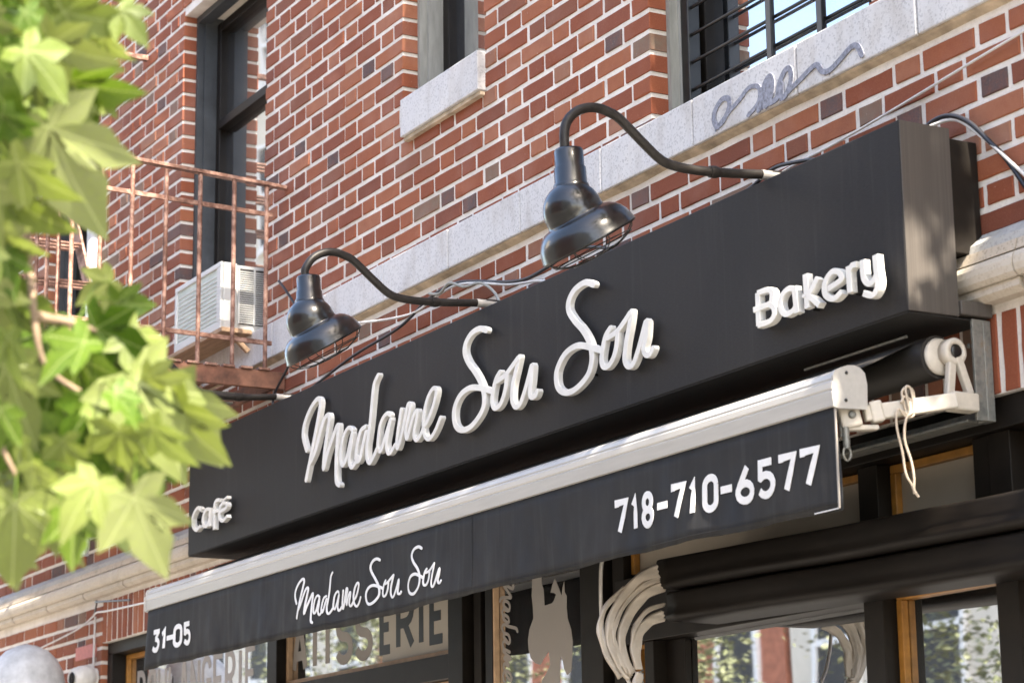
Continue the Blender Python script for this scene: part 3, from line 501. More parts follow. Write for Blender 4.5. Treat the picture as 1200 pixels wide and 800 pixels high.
# ------------------------------------------------------------------ granite belt course, cornice, sill
x = -8.45; i = 0
joints = [-1.277 + .5135 * n for n in range(-16, 9)]
for n in range(len(joints) - 1):
    a, b = joints[n] + .0025, joints[n + 1] - .0025
    m_ = MB().box(a, b, -.030 + random.uniform(-.001, .001), .09, BAND[0], BAND[1] + .012, .004)
    o = m_.build('belt_stone', M['granite'], wall)
d_ = MB()      # ragged mortar lip under the belt course
nseg = 420
for n in range(nseg):
    a = XL + (XR - XL) * n / nseg; b = XL + (XR - XL) * (n + 1) / nseg
    t = noise.noise(Vector((a * 5, 0, 0))) * .009; yy = -.010 + .006 * noise.noise(Vector((a * 3, 4, 0)))
    t2 = noise.noise(Vector((b * 5, 0, 0))) * .009; y2 = -.010 + .006 * noise.noise(Vector((b * 3, 4, 0)))
    v = [(a, .02, BAND[0] + .003), (a, -.026, BAND[0] + .003), (a, yy, BAND[0] - .007 + t * .3), (a, .02, BAND[0] - .022 + t),
         (b, .02, BAND[0] + .003), (b, -.026, BAND[0] + .003), (b, y2, BAND[0] - .007 + t2 * .3), (b, .02, BAND[0] - .022 + t2)]
    d_.add(v, [(1, 5, 6, 2), (2, 6, 7, 3), (0, 1, 5, 4)], 0, True)
d_.build('mortar_lip', M['dirty'], wall)
# cornice in cut lengths, three tiers
cj = [-4.473 + .555 * n for n in range(-9, 20)]
for n in range(len(cj) - 1):
    a, b = cj[n] + .002, cj[n + 1] - .002
    if -3.4 < a < .8: a0 = True
    dy = random.uniform(-.002, .002)
    MB().prism([(.09, -.728), (.012, -.728), (-.042, -.772), (-.046, -.792), (.09, -.792)], a + .14, b + .14).build('cornice_cap', M['grey_stone'], wall)
    o = MB().prism([(.09, -.7935), (-.050 + dy, -.7935), (-.056 + dy, -.820), (.09, -.820)], a, b).build('cornice_block', M['buff'], wall)
    pr = [(.09, -.8215), (-.050, -.8215), (-.060, -.826), (-.067, -.840), (-.068, -.856), (-.064, -.872), (-.055, -.882), (.09, -.882)]
    o = MB().prism([(y + dy, z) for y, z in pr], a, b).build('cornice_roll', M['cream_stone'], wall); 
    MB().prism([(.09, -.8835), (-.046, -.8835), (-.046, -.902), (-.030, -.915), (.09, -.915)], a + .01, b - .003).build('cornice_fillet', M['cream_stone'], wall)
o = MB().box(-1.645, -1.045, -.032, .09, .402, .545, .004).build('window_sill', M['granite'], wall)
o = MB().box(-1.640, -1.050, -.020, .05, .386, .402, .003).build('sill_bedding', M['dirty'], wall)

# spray painted scrawl, flat paint on the belt course
g = MB()
G = [[(.39, -.155), (.378, -.13), (.387, -.105), (.42, -.084), (.452, -.09), (.458, -.115), (.43, -.145), (.40, -.155), (.385, -.148)],
     [(.41, -.152), (.46, -.128), (.507, -.112), (.553, -.091), (.596, -.098), (.61, -.12), (.595, -.15), (.55, -.168)],
     [(.60, -.165), (.614, -.14), (.632, -.105), (.658, -.089), (.668, -.115), (.655, -.15), (.63, -.165), (.645, -.12), (.66, -.1)],
     [(.655, -.165), (.69, -.160), (.700, -.125), (.73, -.095), (.752, -.097), (.757, -.125), (.74, -.155), (.712, -.168), (.71, -.13)],
     [(.735, -.160), (.769, -.150), (.811, -.138), (.835, -.130), (.873, -.124), (.897, -.150), (.93, -.157), (.977, -.142), (1.024, -.124), (1.052, -.130), (1.068, -.158)]]
for i, st in enumerate(G): ribbon(g, st, (.021, .018, .024, .021, .020)[i], -.0335 - .0004 * i, -.031, True, .0001, .0003, 5, aniso=.75)
for dx_, z_, l_ in ((.385, -.155, .012), (.40, -.158, .008), (.548, -.168, .006), (.615, -.160, .012), (.633, -.165, .010), (.66, -.155, .014), (.70, -.165, .008), (.905, -.152, .012), (.925, -.158, .010), (1.06, -.150, .014)): ribbon(g, [(dx_, z_), (dx_, z_ - l_)], .003, -.0331, -.031, True, .0001, 0)
g.build('graffiti', M['paint_grey'], wall)['label'] = 'blue grey spray paint scrawl on the granite belt course'

# ------------------------------------------------------------------ windows of the facade
def window(x0, x1, z0, z1, rail, dark=False, y=.062):
    fm = M['frame_dark'] if dark else M['frame_grey']
    win = tag(MB().box(x0, x0 + .018, y, .12, z0, z1).box(x1 - .018, x1, y, .12, z0, z1).box(x0 + .018, x1 - .018, y, .12, z1 - .03, z1)
              .box(x0, x0 + .034, .092, .18, z0, z1).box(x1 - .034, x1, .092, .18, z0, z1)
              .box(x0 + .034, x1 - .034, .094, .2, z0, z0 + .02).build('window', fm, wall), None)
    a, b = x0 + .034, x1 - .034; s = .045
    f = MB().box(a, a + s, .15, .21, z0 + .02, z1 - .03, .004).box(b - s, b, .15, .21, z0 + .02, z1 - .03, .004)
    f.box(a + s, b - s, .152, .21, z0 + .02, z0 + .075, .004).box(a + s, b - s, .152, .21, z1 - .075, z1 - .03, .004)
    f.box(a + s, b - s, .14, .21, rail - .022, rail + .022, .004)
    f.build('sash', M['frame_black'] , win)
    MB().box(a + s - .01, b - s + .01, .185, .19, z0 + .06, z1 - .06).build('pane', M['glass'], win)
    return win
w0 = window(*WIN[0], .7, True); w1 = window(*WIN[1], 1.13, True); w2 = window(*WIN[2], 1.25); w3 = window(*WIN[3], .95); w4 = window(*WIN[4], .95)
# security grille of the right hand window
z = .075
while z < 1.55:
    MB().tube([(.05, .105, z), (1.02, .105, z)], .0055, 8).build('bar', M['black'], w3); z += .087
for gx in (.495, .735):
    MB().box(gx - .014, gx + .014, .085, .10, -.028, 1.6, .003).build('bar', M['black'], w3)
MB().box(.036, .075, .09, .135, -.028, 1.6, .004).build('grille_post', M['black'], w3)

# ------------------------------------------------------------------ pale downpipe
t = MB().tube([(-5.03, -.045, 1.42), (-5.03, -.045, -.6), (-5.03, -.05, -.70)], .028, 12)
tag(t.build('downpipe', M['pipe']), 'thin pale blue drainpipe on the brick left of the window', 'pipe')

# ================================================================== SIGN
sx0, sx1, sz0, sz1 = -3.13, 1.47, -.953, -.486
sign = thing('shop_sign', 'long charcoal box sign with raised white lettering above the awning', 'sign', (-.83, 0, sz0))
b = MB().box(sx0, sx1, -.25, -.1, sz0, sz1, .003, 0)
bo = b.build('sign_box', M['sign'], sign)
# the end and the underside are separate sheets of the box
MB().box(sx1 + .0005, sx1 + .003, -.2485, -.1, sz0 + .002, sz1 - .002).build('end_panel', M['side'], sign)
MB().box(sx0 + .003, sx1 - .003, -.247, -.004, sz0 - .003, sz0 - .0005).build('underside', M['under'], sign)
MB().box(sx0 + .05, sx1 - .012, -.0995, -.004, -.79, sz1 - .02, .002).build('mounting_rail', M['frame_black'], sign)
MB().box(sx0 + .05, sx1 + .01, -.0985, -.004, sz0 + .006, sz0 + .04, .002).build('mounting_rail', M['side'], sign)
wd = {'M': .0245, 'a': .0205, 'd': .0225, 'm': .0195, 'e': .0205, 'S': .0265, 'o': .024, 'u': .0235}
n_ = 0
for nm, strokes in SCRIPT:
    l = MB()
    for q, st in enumerate(strokes):
        ribbon(l, st, wd[nm] * .96, -.2790 - .0007 * q - .0004 * (n_ % 3), -.2640, True, .0010, .0012, 6, aniso=.74)
    l.build('letter', M['letter'], sign); n_ += 1
for word, wdt, yf in ((BAKERY, .0200, -.286), (CAFE, .0185, -.282)):
    for q_, (nm, strokes) in enumerate(word):
        l = MB()
        for q, st in enumerate(strokes):
            ribbon(l, st, wdt if not (len(st) == 2 and abs(st[0][0] - st[1][0]) < .05 and abs(st[0][1] - st[1][1]) < .05) else wdt * .7, yf - .0007 * q - .0003 * (q_ % 2), yf + .017, False, .0009, .001, 5, smooth=len(st) > 4, aniso=.72)
        l.build('letter', M['letter'], sign)
# stand-off pins
for nm, strokes in SCRIPT + BAKERY + CAFE:
    for st in strokes[:1]:
        q = st[len(st) // 2]; MB().tube([(q[0], -.270, q[1]), (q[0], -.249, q[1])], .005, 6).build('stand_off_pin', M['black'], sign)

# ================================================================== AWNING
aw = thing('awning', 'retracted roller awning with cream front bar and printed charcoal valance', 'awning', (-.83, -.2, -1.42))
ax0, ax1 = -3.085, 1.425
prof = [(-.345, -1.183), (-.425, -1.187), (-.436, -1.183), (-.439, -1.150), (-.436, -1.146), (-.439, -1.142), (-.438, -1.128), (-.433, -1.1225), (-.434, -1.118), (-.428, -1.106), (-.415, -1.097),
        (-.398, -1.091), (-.378, -1.089), (-.360, -1.094), (-.348, -1.106), (-.343, -1.125)]
MB().prism(prof, ax0, ax1 - .012).build('front_bar', M['bar'], aw)
cap = [(y - .004 if y < -.42 else y + .002, z + (.004 if z > -1.12 else -.003)) for y, z in prof]
MB().prism(cap, ax1 - .012, ax1 - .004).build('end_cap', M['bar'], aw); MB().prism(cap, ax0 - .008, ax0).build('end_cap', M['bar'], aw)
sc = MB()
for y, z in ((-.40, -1.105), (-.405, -1.170)): sc.lathe([(0, .0001), (0, .004), (.003, .004), (.004, .0001)], (ax1 - .004, y, z), (1, 0, 0), 10)
sc.build('screw', M['black'], aw)
def wave(x, z):
    t = max(0, min(1, (-1.185 - z) / .235))
    e = math.exp(-((x + 3.06) / .12) ** 2) * .010 * sin((x + 3.0) * 26)
    return t * (.008 * sin(x * 5.1 + 1.0) + .005 * sin(x * 13.7 + z * 9) + .0022 * sin(x * 37 + z * 14) + .0013 * sin(x * 71 - z * 30) + e)
V = []; F = []; nx, nz = 320, 8
for i in range(nx + 1):
    x = ax0 + .006 + (ax1 - ax0 - .018) * i / nx
    for j in range(nz + 1):
        z = -1.184 - .235 * j / nz + (0.0045 * sin(x * 2.2 + 1) + .0015 * sin(x * 17)) * j / nz
        V.append((x, -.430 + wave(x, z), z))
for i in range(nx):
    for j in range(nz): a = i * (nz + 1) + j; F.append((a, a + 1, a + nz + 2, a + nz + 1))
val = mesh_obj('valance', V, F, M['valance'], aw, True)
sm = val.modifiers.new('thickness', 'SOLIDIFY'); sm.thickness = .0016; sm.offset = -1
hem = MB(); 
for zz in (-1.405,):
    pts = [(ax0 + .01 + (ax1 - ax0 - .03) * i / 120, 0, zz) for i in range(121)]
    hem.tube([(x, -.4318 + wave(x, z_), z_) for x, _, z_ in pts], .0009, 5)
hem.tube([(-.36, -.4318 + wave(-.36, z_), z_) for z_ in [-1.19 - .023 * i for i in range(10)]], .0009, 5)
hem.build('stitching', M['valance'], val)
MB().box(ax1 - .014, ax1 - .010, -.432, -.428, -1.42, -1.19).build('edge_tape', M['greige'], val)
tr_ = MB().box(ax1 - .105, ax1 - .014, -.4325, -.4312, -1.4215, -1.4190); tr_.build('edge_tape', M['print_'], val)
# printed script on the valance
yf = lambda x, z: wave(x, z)
sn = MB(); n_ = 0
for nm, strokes in SCRIPT:
    for st in strokes:
        q = [(-1.634 + .4655 * (x + 1.935), -1.239 + .46 * (z + .569)) for x, z in st]
        ribbon(sn, q, {'M': .0115, 'S': .0115}.get(nm, .0095), -.4325 - .00012 * (n_ % 4), -.4312, True, .0002, .0002, 4, yfun=yf, aniso=.8); n_ += 1
sn.build('printed_name', M['print_'], val)
def arc(cx, cz, rx, rz, a0, a1, n=10): return [(cx + rx * cos(radians(a0 + (a1 - a0) * i / n)), cz + rz * sin(radians(a0 + (a1 - a0) * i / n))) for i in range(n + 1)]
GL = {   # strokes in a box of height 1 (centre lines), second value the width
 '0': ([arc(.25, .75, .25, .25, 0, 180) + arc(.25, .25, .25, .25, 180, 360) + [(.5, .75)]], .5),
 '1': ([[(.05, .78), (.28, 1.0), (.28, 0)]], .32),
 '3': ([[(.0, 1), (.50, 1)], [(.45, 1), (.20, .60)], arc(.20, .30, .27, .30, 95, -150, 12)], .48),
 '5': ([[(.46, 1), (.06, 1), (.04, .56)] + arc(.23, .31, .27, .31, 130, -150, 12)], .5),
 '6': ([[(.38, 1.02), (.07, .48)] + arc(.26, .27, .26, .27, 140, 500, 16)], .52),
 '7': ([[(.02, .86), (.02, 1), (.5, 1), (.18, 0)]], .5),
 '8': ([arc(.25, .75, .21, .25, -90, 270, 16), arc(.25, .25, .26, .25, -90, 270, 16)], .5),
 '-': ([[(-.14, .5), (.40, .5)]], .26),
 'A': ([[(0, 0), (.22, 1), (.28, 1), (.5, 0)], [(.1, .3), (.4, .3)]], .5), 'B': ([[(0, 0), (0, 1), (.2, 1)] + arc(.2, .76, .22, .24, 90, -90, 8) + [(0, .52)], [(0, .52), (.2, .52)] + arc(.2, .26, .25, .26, 90, -90, 8) + [(0, 0)]], .46),
 'E': ([[(.42, 1), (0, 1), (0, 0), (.42, 0)], [(0, .5), (.36, .5)]], .42), 'G': ([arc(.24, .74, .24, .26, 10, 180, 8) + arc(.24, .26, .24, .26, 180, 360, 8) + [(.48, .5), (.26, .5)]], .5),
 'I': ([[(0, 0), (0, 1)]], .04), 'L': ([[(0, 1), (0, 0), (.38, 0)]], .38), 'N': ([[(0, 0), (0, 1), (.44, 0), (.44, 1)]], .44), 'O': ([arc(.24, .74, .24, .26, 0, 180) + arc(.24, .26, .24, .26, 180, 360) + [(.48, .74)]], .48),
 'P': ([[(0, 0), (0, 1), (.2, 1)] + arc(.2, .74, .24, .26, 90, -90, 8) + [(0, .48)]], .44), 'R': ([[(0, 0), (0, 1), (.2, 1)] + arc(.2, .75, .22, .25, 90, -90, 8) + [(0, .5)], [(.2, .5), (.44, 0)]], .44),
 'S': ([arc(.23, .76, .22, .24, 20, 250, 10) + arc(.23, .26, .24, .26, 70, -160, 10)], .46), 'T': ([[(0, 1), (.46, 1)], [(.23, 1), (.23, 0)]], .46), 'U': ([[(0, 1), (0, .26)] + arc(.23, .26, .23, .26, 180, 360) + [(.46, 1)]], .46),
}
def put(mb, ch, x0, x1, z0, z1, wdt, yf_, yb, yfun=None, k=0):
    st, gw = GL[ch]
    for q, s_ in enumerate(st):
        pts = [(x0 + a / gw * (x1 - x0), z0 + b_ * (z1 - z0)) for a, b_ in s_]
        ribbon(mb, pts, wdt, yf_ - .00012 * (q + k % 2), yb, False, .0002, .00008, 3, smooth=False, yfun=yfun or (lambda a, b: 0))
ph = MB(); w_ = .0185
for k, (ch, a, b_) in enumerate([('7', .440, .508), ('1', .520, .553), ('8', .577, .640), ('-', .662, .702), ('7', .721, .792), ('1', .803, .836), ('0', .862, .930), ('-', .944, .984), ('6', 1.002, 1.078), ('5', 1.096, 1.170), ('7', 1.183, 1.255), ('7', 1.268, 1.343)]):
    h_ = w_ / 2
    put(ph, ch, a + h_, b_ - h_, -1.3575 + h_, -1.261 - h_, w_, -.4325, -.4312, yf, k)
ph.build('printed_phone_number', M['print_'], val)
hn = MB()
for k, (ch, a, b_) in enumerate([('3', -3.005, -2.925), ('1', -2.915, -2.862), ('-', -2.845, -2.795), ('0', -2.785, -2.706), ('5', -2.694, -2.618)]):
    put(hn, ch, a + h_, b_ - h_, -1.3575 + h_, -1.268 - h_, w_, -.4325, -.4312, yf, k)
hn.build('printed_house_number', M['print_'], val)
# roller tube and its cloth
MB().tube([(-2.98, -.135, -1.045), (1.43, -.135, -1.045)], .052, 40).build('cloth_roll', M['roller'], aw)
MB().lathe([(0, .001), (0, .043), (.006, .045), (.012, .040), (.013, .001)], (1.43, -.135, -1.045), (1, 0, 0), 32).build('roll_end', M['cream'], aw)
# thin steel edge of the rain hood above the roll
MB().tube([(.95, -.17, -.984), (1.36, -.17, -.984)], .004, 8).build('hood_edge', M['steel'], aw)
# taut cloth between roll and bar
cl = MB(); cl.add([(ax0 + .02, -.36, -1.094), (ax0 + .02, -.15, -.994), (ax1 - .04, -.36, -1.094), (ax1 - .04, -.15, -.994)], [(0, 1, 3, 2)])
o = cl.build('cloth', M['roller'], aw); s_ = o.modifiers.new('thickness', 'SOLIDIFY'); s_.thickness = .002
for ex in (1.462, -3.05):     # cast end brackets
    br = MB(); 
    br.lathe([(-.018, .022), (-.018, .033), (.008, .033), (.012, .028), (.012, .018), (.004, .017), (.004, .022)], (ex, -.115, -1.037), (1, 0, 0), 28)
    st = len(br.v); br.box(-.009, .009, -.011, .011, -.055, .055, .004); br.xform_from(st, lambda q: Matrix.Translation((ex, -.128, -1.092)) @ Matrix.Rotation(radians(-8), 4, 'X') @ q)
    st = len(br.v); br.box(-.009, .009, -.010, .010, -.050, .050, .004); br.xform_from(st, lambda q: Matrix.Translation((ex + .004, -.094, -1.090)) @ Matrix.Rotation(radians(20), 4, 'X') @ q)
    br.box(ex - .014, ex + .026, -.142, -.065, -1.180, -1.136, .005)
    bo_ = br.build('end_bracket', M['cream'], aw)
    MB().lathe([(0, .001), (0, .017), (.010, .017), (.013, .013), (.013, .001)], (ex + .001, -.115, -1.037), (1, 0, 0), 20).build('bush', M['black'], bo_)
# folding arm: box section from the bracket out to the bar
def bar_between(mb, p0, p1, wdt, hgt, b=.003):
    p0 = Vector(p0); p1 = Vector(p1); d = p1 - p0; st = len(mb.v)
    mb.box(-d.length / 2, d.length / 2, -wdt / 2, wdt / 2, -hgt / 2, hgt / 2, b)
    m4 = Matrix.Translation((p0 + p1) / 2) @ d.to_track_quat('X', 'Z').to_matrix().to_4x4()
    return mb.xform_from(st, lambda q: m4 @ q)
a_ = MB(); bar_between(a_, (1.482, -.13, -1.158), (1.395, -.335, -1.192), .026, .037, .004); fa = a_.build('folding_arm', M['cream'], aw)
k_ = MB(); bar_between(k_, (1.413, -.295, -1.184), (1.400, -.322, -1.190), .034, .050, .005); bar_between(k_, (1.392, -.345, -1.195), (1.372, -.39, -1.205), .034, .052, .006)
bar_between(k_, (1.40, -.30, -1.222), (1.372, -.38, -1.226), .026, .012, .003); k_.build('arm_knuckle', M['cream'], fa)
MB().lathe([(0, .001), (0, .009), (.006, .009), (.008, .006), (.008, .001)], (1.398, -.372, -1.197), (1, -.3, 0), 14).build('bolt', M['steel'], fa)
MB().tube([(1.375, -.385, -1.18), (1.375, -.385, -1.246)], .0065, 10).build('pivot_pin', M['steel'], fa)
h = MB(); h.tube([(1.385, -.382, -1.225), (1.387, -.382, -1.275)], .0085, 10)
ring = [(1.387, -.382 + .011 * cos(t_ * pi / 6), -1.287 + .016 * sin(t_ * pi / 6)) for t_ in range(13)]; h.tube(ring, .003, 6)
h.build('crank_eye', M['steel'], aw)

# galvanised frame bolted to the wall behind the arm
gf = MB().box(1.432, 1.470, -.028, -.004, -1.196, -.952, .002).box(1.462, 1.470, -.060, -.028, -1.196, -.952, .001)
gf.box(.90, 1.4315, -.026, -.004, -1.194, -1.166, .002).box(.90, 1.4315, -.060, -.0265, -1.194, -1.188, .001)
o = gf.build('steel_frame', M['steel']); tag(o, 'galvanised steel angle frame on the wall behind the awning arm', 'frame')
MB().lathe([(0, .001), (0, .006), (.004, .006), (.006, .001)], (1.42, -.03, -1.005), (0, -1, 0), 10).build('bolt', M['steel'], o)
# tied cord on the arm
cdm = MB(); q = Vector((1.448, -.235, -1.165))
loopa = [q + Vector(t_) for t_ in ((0, -.02, -.02), (.0, -.028, .02), (.0, -.012, .035), (0, .006, .025), (0, .004, -.015), (0, -.015, -.03), (0, -.042, -.02), (0, -.048, -.06), (0, -.035, -.12), (.0, -.028, -.17), (0, -.012, -.195), (0, -.006, -.215))]
loopb = [q + Vector(t_) for t_ in ((.004, -.012, -.02), (.004, -.02, .03), (.004, -.005, .03), (.004, 0, -.02), (.004, -.022, -.04), (.004, -.030, -.09), (.004, -.014, -.14), (.004, -.008, -.18), (.004, -.010, -.205), (.004, .002, -.222))]
cdm.tube(smooth_path(loopa, 5), .0030, 6); cdm.tube(smooth_path(loopb, 5), .0032, 6)
cdm.tube(smooth_path([q + Vector(t_) for t_ in ((.004, -.035, -.005), (0, -.02, .012), (0, 0, .0), (0, .003, -.03), (0, -.02, -.035), (0, -.038, -.018))], 5), .0032, 6)
tag(cdm.build('cord', M['rope']), 'knotted cream cord dangling from the awning arm', 'cord')
# ================================================================== GOOSENECK LAMPS
def make_lamp(X, Y0, up, label):
    L = thing('gooseneck_lamp', label, 'lamp', (X, -.17, -.455), 'gooseneck lamps over the sign')
    pth = [(-.10, -.446), (-.17, -.445), (-.271, -.455), (-.351, -.462), (-.429, -.4655), (-.485, -.463), (-.525, -.452), (-.570, -.420), (-.620, -.380), (-.650, -.358), (-.677, -.348), (-.705, -.3425), (-.735, -.345), (-.765, -.357), (-.788, -.376), (-.803, -.400), (-.808, -.430 + up * .3), (-.806, -.478 + up * .66)]
    pp = smooth_path([(X, y, z) for y, z in pth], 4)
    MB().tube(pp, .0125, 16).build('arm', M['arm'], L)
    MB().tube([(X, -.345, -.4615), (X, -.36, -.4625), (X, -.376, -.4637)], [.0125, .0165, .0155], 16).build('coupling', M['arm'], L)
    MB().tube([(X, -.02, -.447), (X, -.17, -.447), (X, -.215, -.4495)], .0135, 14).build('conduit', M['white_rail'], L)
    s = MB(); o = Vector((X, -.796, -.470 + up * .66)); q_ = up * .34
    s.lathe([(-.006, .001), (-.006, .034), (0, .037), (.040, .037), (.042, .040), (.082 - q_, .041), (.085 - q_, .044), (.092 - q_, .046), (.10 - q_, .047)], o, (0, .06, -1), 40)
    s.build('socket_cover', M['enamel'], L)
    ax = Vector((0, .53, -.85)).normalized(); c0 = Vector((X, -.787, -.622 + up)); R_ = .083; K = .90
    prof = [(R_ * -cos(radians(a)), R_ * sin(radians(a))) for a in range(6, 96, 6)]
    prof += [(.014, .0835), (.019, .0855), (.021, .092), (.024, .101), (.032, .113), (.045, .125), (.060, .134), (.076, .1395), (.090, .1425), (.094, .1445), (.096, .1445), (.096, .142), (.088, .139)]
    prof = [(a * K, b_ * K) for a, b_ in prof]
    S_ = MB(); S_.lathe(prof, c0, ax, 72); sh = S_.build('shade', M['enamel'], L)
    S2 = MB(); S2.lathe([(r[0] + .001, max(.001, r[1] - .003)) for r in prof[:-3]], c0, ax, 48); S2.build('shade_lining', M['shade_in'], sh)
    S3 = MB(); S3.lathe([(-.02, .001), (-.02, .02), (.01, .028), (.035, .030), (.055, .022), (.062, .001)], c0, ax, 20); S3.build('bulb', M['letter'], L)
    gd = MB(); a1 = Vector((1, 0, 0)); a2 = ax.cross(a1)
    def ringp(d, r, n=36): return [c0 + (ax * d + a1 * r * cos(2 * pi * i / n) + a2 * r * sin(2 * pi * i / n)) * K for i in range(n + 1)]
    for d, r in ((.098, .139), (.120, .118), (.138, .070)): gd.tube(ringp(d, r), .0018, 6)
    for i in range(8):
        a = 2 * pi * i / 8 + .2
        gd.tube([c0 + (ax * d + (a1 * cos(a) + a2 * sin(a)) * r) * K for d, r in ((.094, .140), (.108, .134), (.122, .116), (.134, .085), (.140, .045), (.142, 0))], .0016, 6)
    gd.build('wire_guard', M['black'], L)
    return L
lamp = make_lamp(.855, 0, 0, 'black gooseneck sign lamp with wire cage, the nearer one above Bakery')
l2 = make_lamp(-.697, 0, .053, 'black gooseneck sign lamp with wire cage, the middle one above Madame'); l2.location.y -= .015
l3 = copy_tree(l2); l3.location = (-2.326, -.175, -.455); l3['label'] = 'black gooseneck sign lamp under the fire escape, mostly hidden by leaves'

# ================================================================== CABLES
def cable(name, pts, r, mat, label, sub=6):
    return tag(MB().tube(smooth_path(pts, sub), r, 8).build(name, mat), label, 'cable')
cable('cable', [(3.0, -.02, -.19), (1.669, -.015, -.289), (1.2, -.014, -.330), (.93, -.016, -.352), (.70, -.03, -.372), (.62, -.06, -.42)], .0035, M['cable_w'], 'thin white cable running up right across the brick above the sign')
cable('cable', [(1.30, -.06, -.462), (1.345, -.05, -.430), (1.40, -.04, -.425), (1.46, -.03, -.455), (1.52, -.02, -.52), (1.60, -.016, -.615), (1.75, -.014, -.86), (1.8, -.012, -1.1)], .0065, M['cable'], 'thick black cable looping off the right end of the sign')
cable('cable', [(1.34, -.055, -.440), (1.42, -.034, -.440), (1.50, -.022, -.505), (1.60, -.020, -.60), (1.8, -.018, -.80)], .0045, M['cable_w'], 'grey cable beside the thick black one at the right end of the sign')
cable('cable', [(-2.62, -.03, -.08), (-2.50, -.04, -.05), (-2.45, -.06, -.02), (-2.36, -.05, -.07), (-2.2, -.05, -.15), (-1.95, -.05, -.225), (-1.53, -.05, -.285), (-1.36, -.04, -.262), (-1.20, -.04, -.255), (-1.02, -.05, -.290), (-.80, -.05, -.345), (-.62, -.05, -.375), (-.50, -.05, -.41), (-.35, -.08, -.46)], .0045, M['cable_w'], 'white cable strung behind the middle lamp to the sign top')
cable('cable', [(-2.75, -.03, .12), (-2.66, -.03, .05), (-2.56, -.03, -.05), (-2.52, -.04, -.17), (-2.60, -.05, -.26), (-2.72, -.06, -.36), (-2.68, -.06, -.42), (-2.4, -.06, -.40), (-2.0, -.05, -.34), (-1.62, -.05, -.315), (-1.40, -.045, -.26), (-1.22, -.04, -.245), (-1.05, -.04, -.275), (-.85, -.05, -.325), (-.70, -.05, -.35), (-.55, -.05, -.345), (-.38, -.05, -.33), (-.2, -.05, -.37), (-.05, -.07, -.45)], .0055, M['cable'], 'black cable wandering under the belt course behind the middle lamp')
cable('cable', [(-1.36, -.06, -.25), (-1.28, -.062, -.268), (-1.20, -.064, -.25), (-1.10, -.06, -.285), (-.98, -.06, -.30), (-.88, -.06, -.36), (-.78, -.09, -.45)], .0050, M['frame_grey'], 'short twisted grey cable on the brick right of the middle lamp')
cable('cable', [(.48, -.05, -.40), (.58, -.05, -.385), (.68, -.05, -.362), (.78, -.06, -.375), (.90, -.06, -.40), (.98, -.08, -.455)], .0055, M['cable'], 'black cable bunched behind the arm base of the nearer lamp')
cable('cable', [(-5.9, -.02, -1.085), (-5.2, -.02, -1.04), (-4.93, -.03, -1.005), (-4.6, -.12, -1.02), (-4.0, -.27, -1.08), (-3.12, -.40, -1.14)], .0042, M['cable_w'], 'white wire strung from the brick corner to the left end of the awning')
cable('cable', [(-4.90, -.03, -1.0), (-4.72, -.08, -.955), (-4.5, -.16, -.985), (-4.2, -.25, -1.02), (-3.6, -.32, -1.08)], .0045, M['cable'], 'slack black wire above the white one at the left end of the awning')
cable('cable', [(-4.93, -.014, -1.0), (-4.935, -.014, -1.15), (-4.94, -.014, -1.27)], .0055, M['cable_w'], 'white wire dropping down the brick to the security camera')

# ================================================================== FIRE ESCAPE
fe = thing('fire_escape', 'rusty iron fire escape platform with rails and stair on the left', 'fire escape', (-4.0, -.4, -.30))
FX = -2.75; FL = -6.3; FY = -.90
def rod(name, a, b, r=.0095, n=8, mat='rust'): return MB().tube([a, b], r, n).build(name, M[mat], fe)
def flat(name, p0, p1, wdt, hgt, mat='rust'):
    m_ = MB(); bar_between(m_, p0, p1, wdt, hgt, .001); return m_.build(name, M[mat], fe)
flat('top_rail', (FX, -.005, .512), (FX, FY - .01, .556), .034, .014)
flat('middle_rail', (FX, -.06, .390), (FX, FY, .415), .012, .018)
flat('bottom_rail', (FX, -.06, -.140), (FX, FY, -.120), .012, .018)
for y in (-.088, -.228, -.373, -.515, -.655, -.782, -.895): rod('baluster', (FX + .003, y, -.245), (FX + .003, y, .52), .0095)
MB().box(FX - .012, FX + .012, FY, -.004, -.325, -.255, .002).build('side_beam', M['rust_dark'], fe)
MB().box(FX - .035, FX - .012, FY, -.004, -.262, -.250, .001).build('beam_flange', M['rust_dark'], fe)
x = FX - .05
flat('top_rail', (FX, FY, .553), (FL, FY, .553), .030, .012); flat('middle_rail', (FX, FY, .41), (FL, FY, .41), .010, .016); flat('bottom_rail', (FX, FY, -.12), (FL, FY, -.12), .010, .016)
i = 1
while x - .14 * i > FL: rod('baluster', (FX - .14 * i, FY, -.245), (FX - .14 * i, FY, .54), .0085); i += 1
MB().box(FL, FX, FY - .01, FY + .01, -.325, -.255, .002).build('front_beam', M['rust_dark'], fe)
MB().box(FL, FX - .02, -.06, -.04, -.325, -.262, .002).build('wall_beam', M['rust_dark'], fe)
y = -.10
while y > FY + .03:
    MB().box(FL, FX - .013, y - .016, y + .016, -.249, -.243, .001).build('grate_slat', M['rust_dark'], fe); y -= .062
for xx in (-3.3, -3.9, -4.5, -5.1, -5.7): MB().box(xx - .01, xx + .01, FY + .02, -.062, -.300, -.251, .001).build('cross_bar', M['rust_dark'], fe)
xx = FX - .06     # bright edged short slats hanging from the platform end
for n in range(7): MB().box(FX - .10 - .09 * n, FX - .065 - .09 * n, -.62, -.12, -.345, -.337, .001).build('lower_slat', M['steel'], fe)
for q in range(9): MB().box(FX - .01, FX + .02, -.12 - .075 * q, -.07 - .075 * q, -.2545, -.244, .002).build('grate_clip', M['rust'], fe)
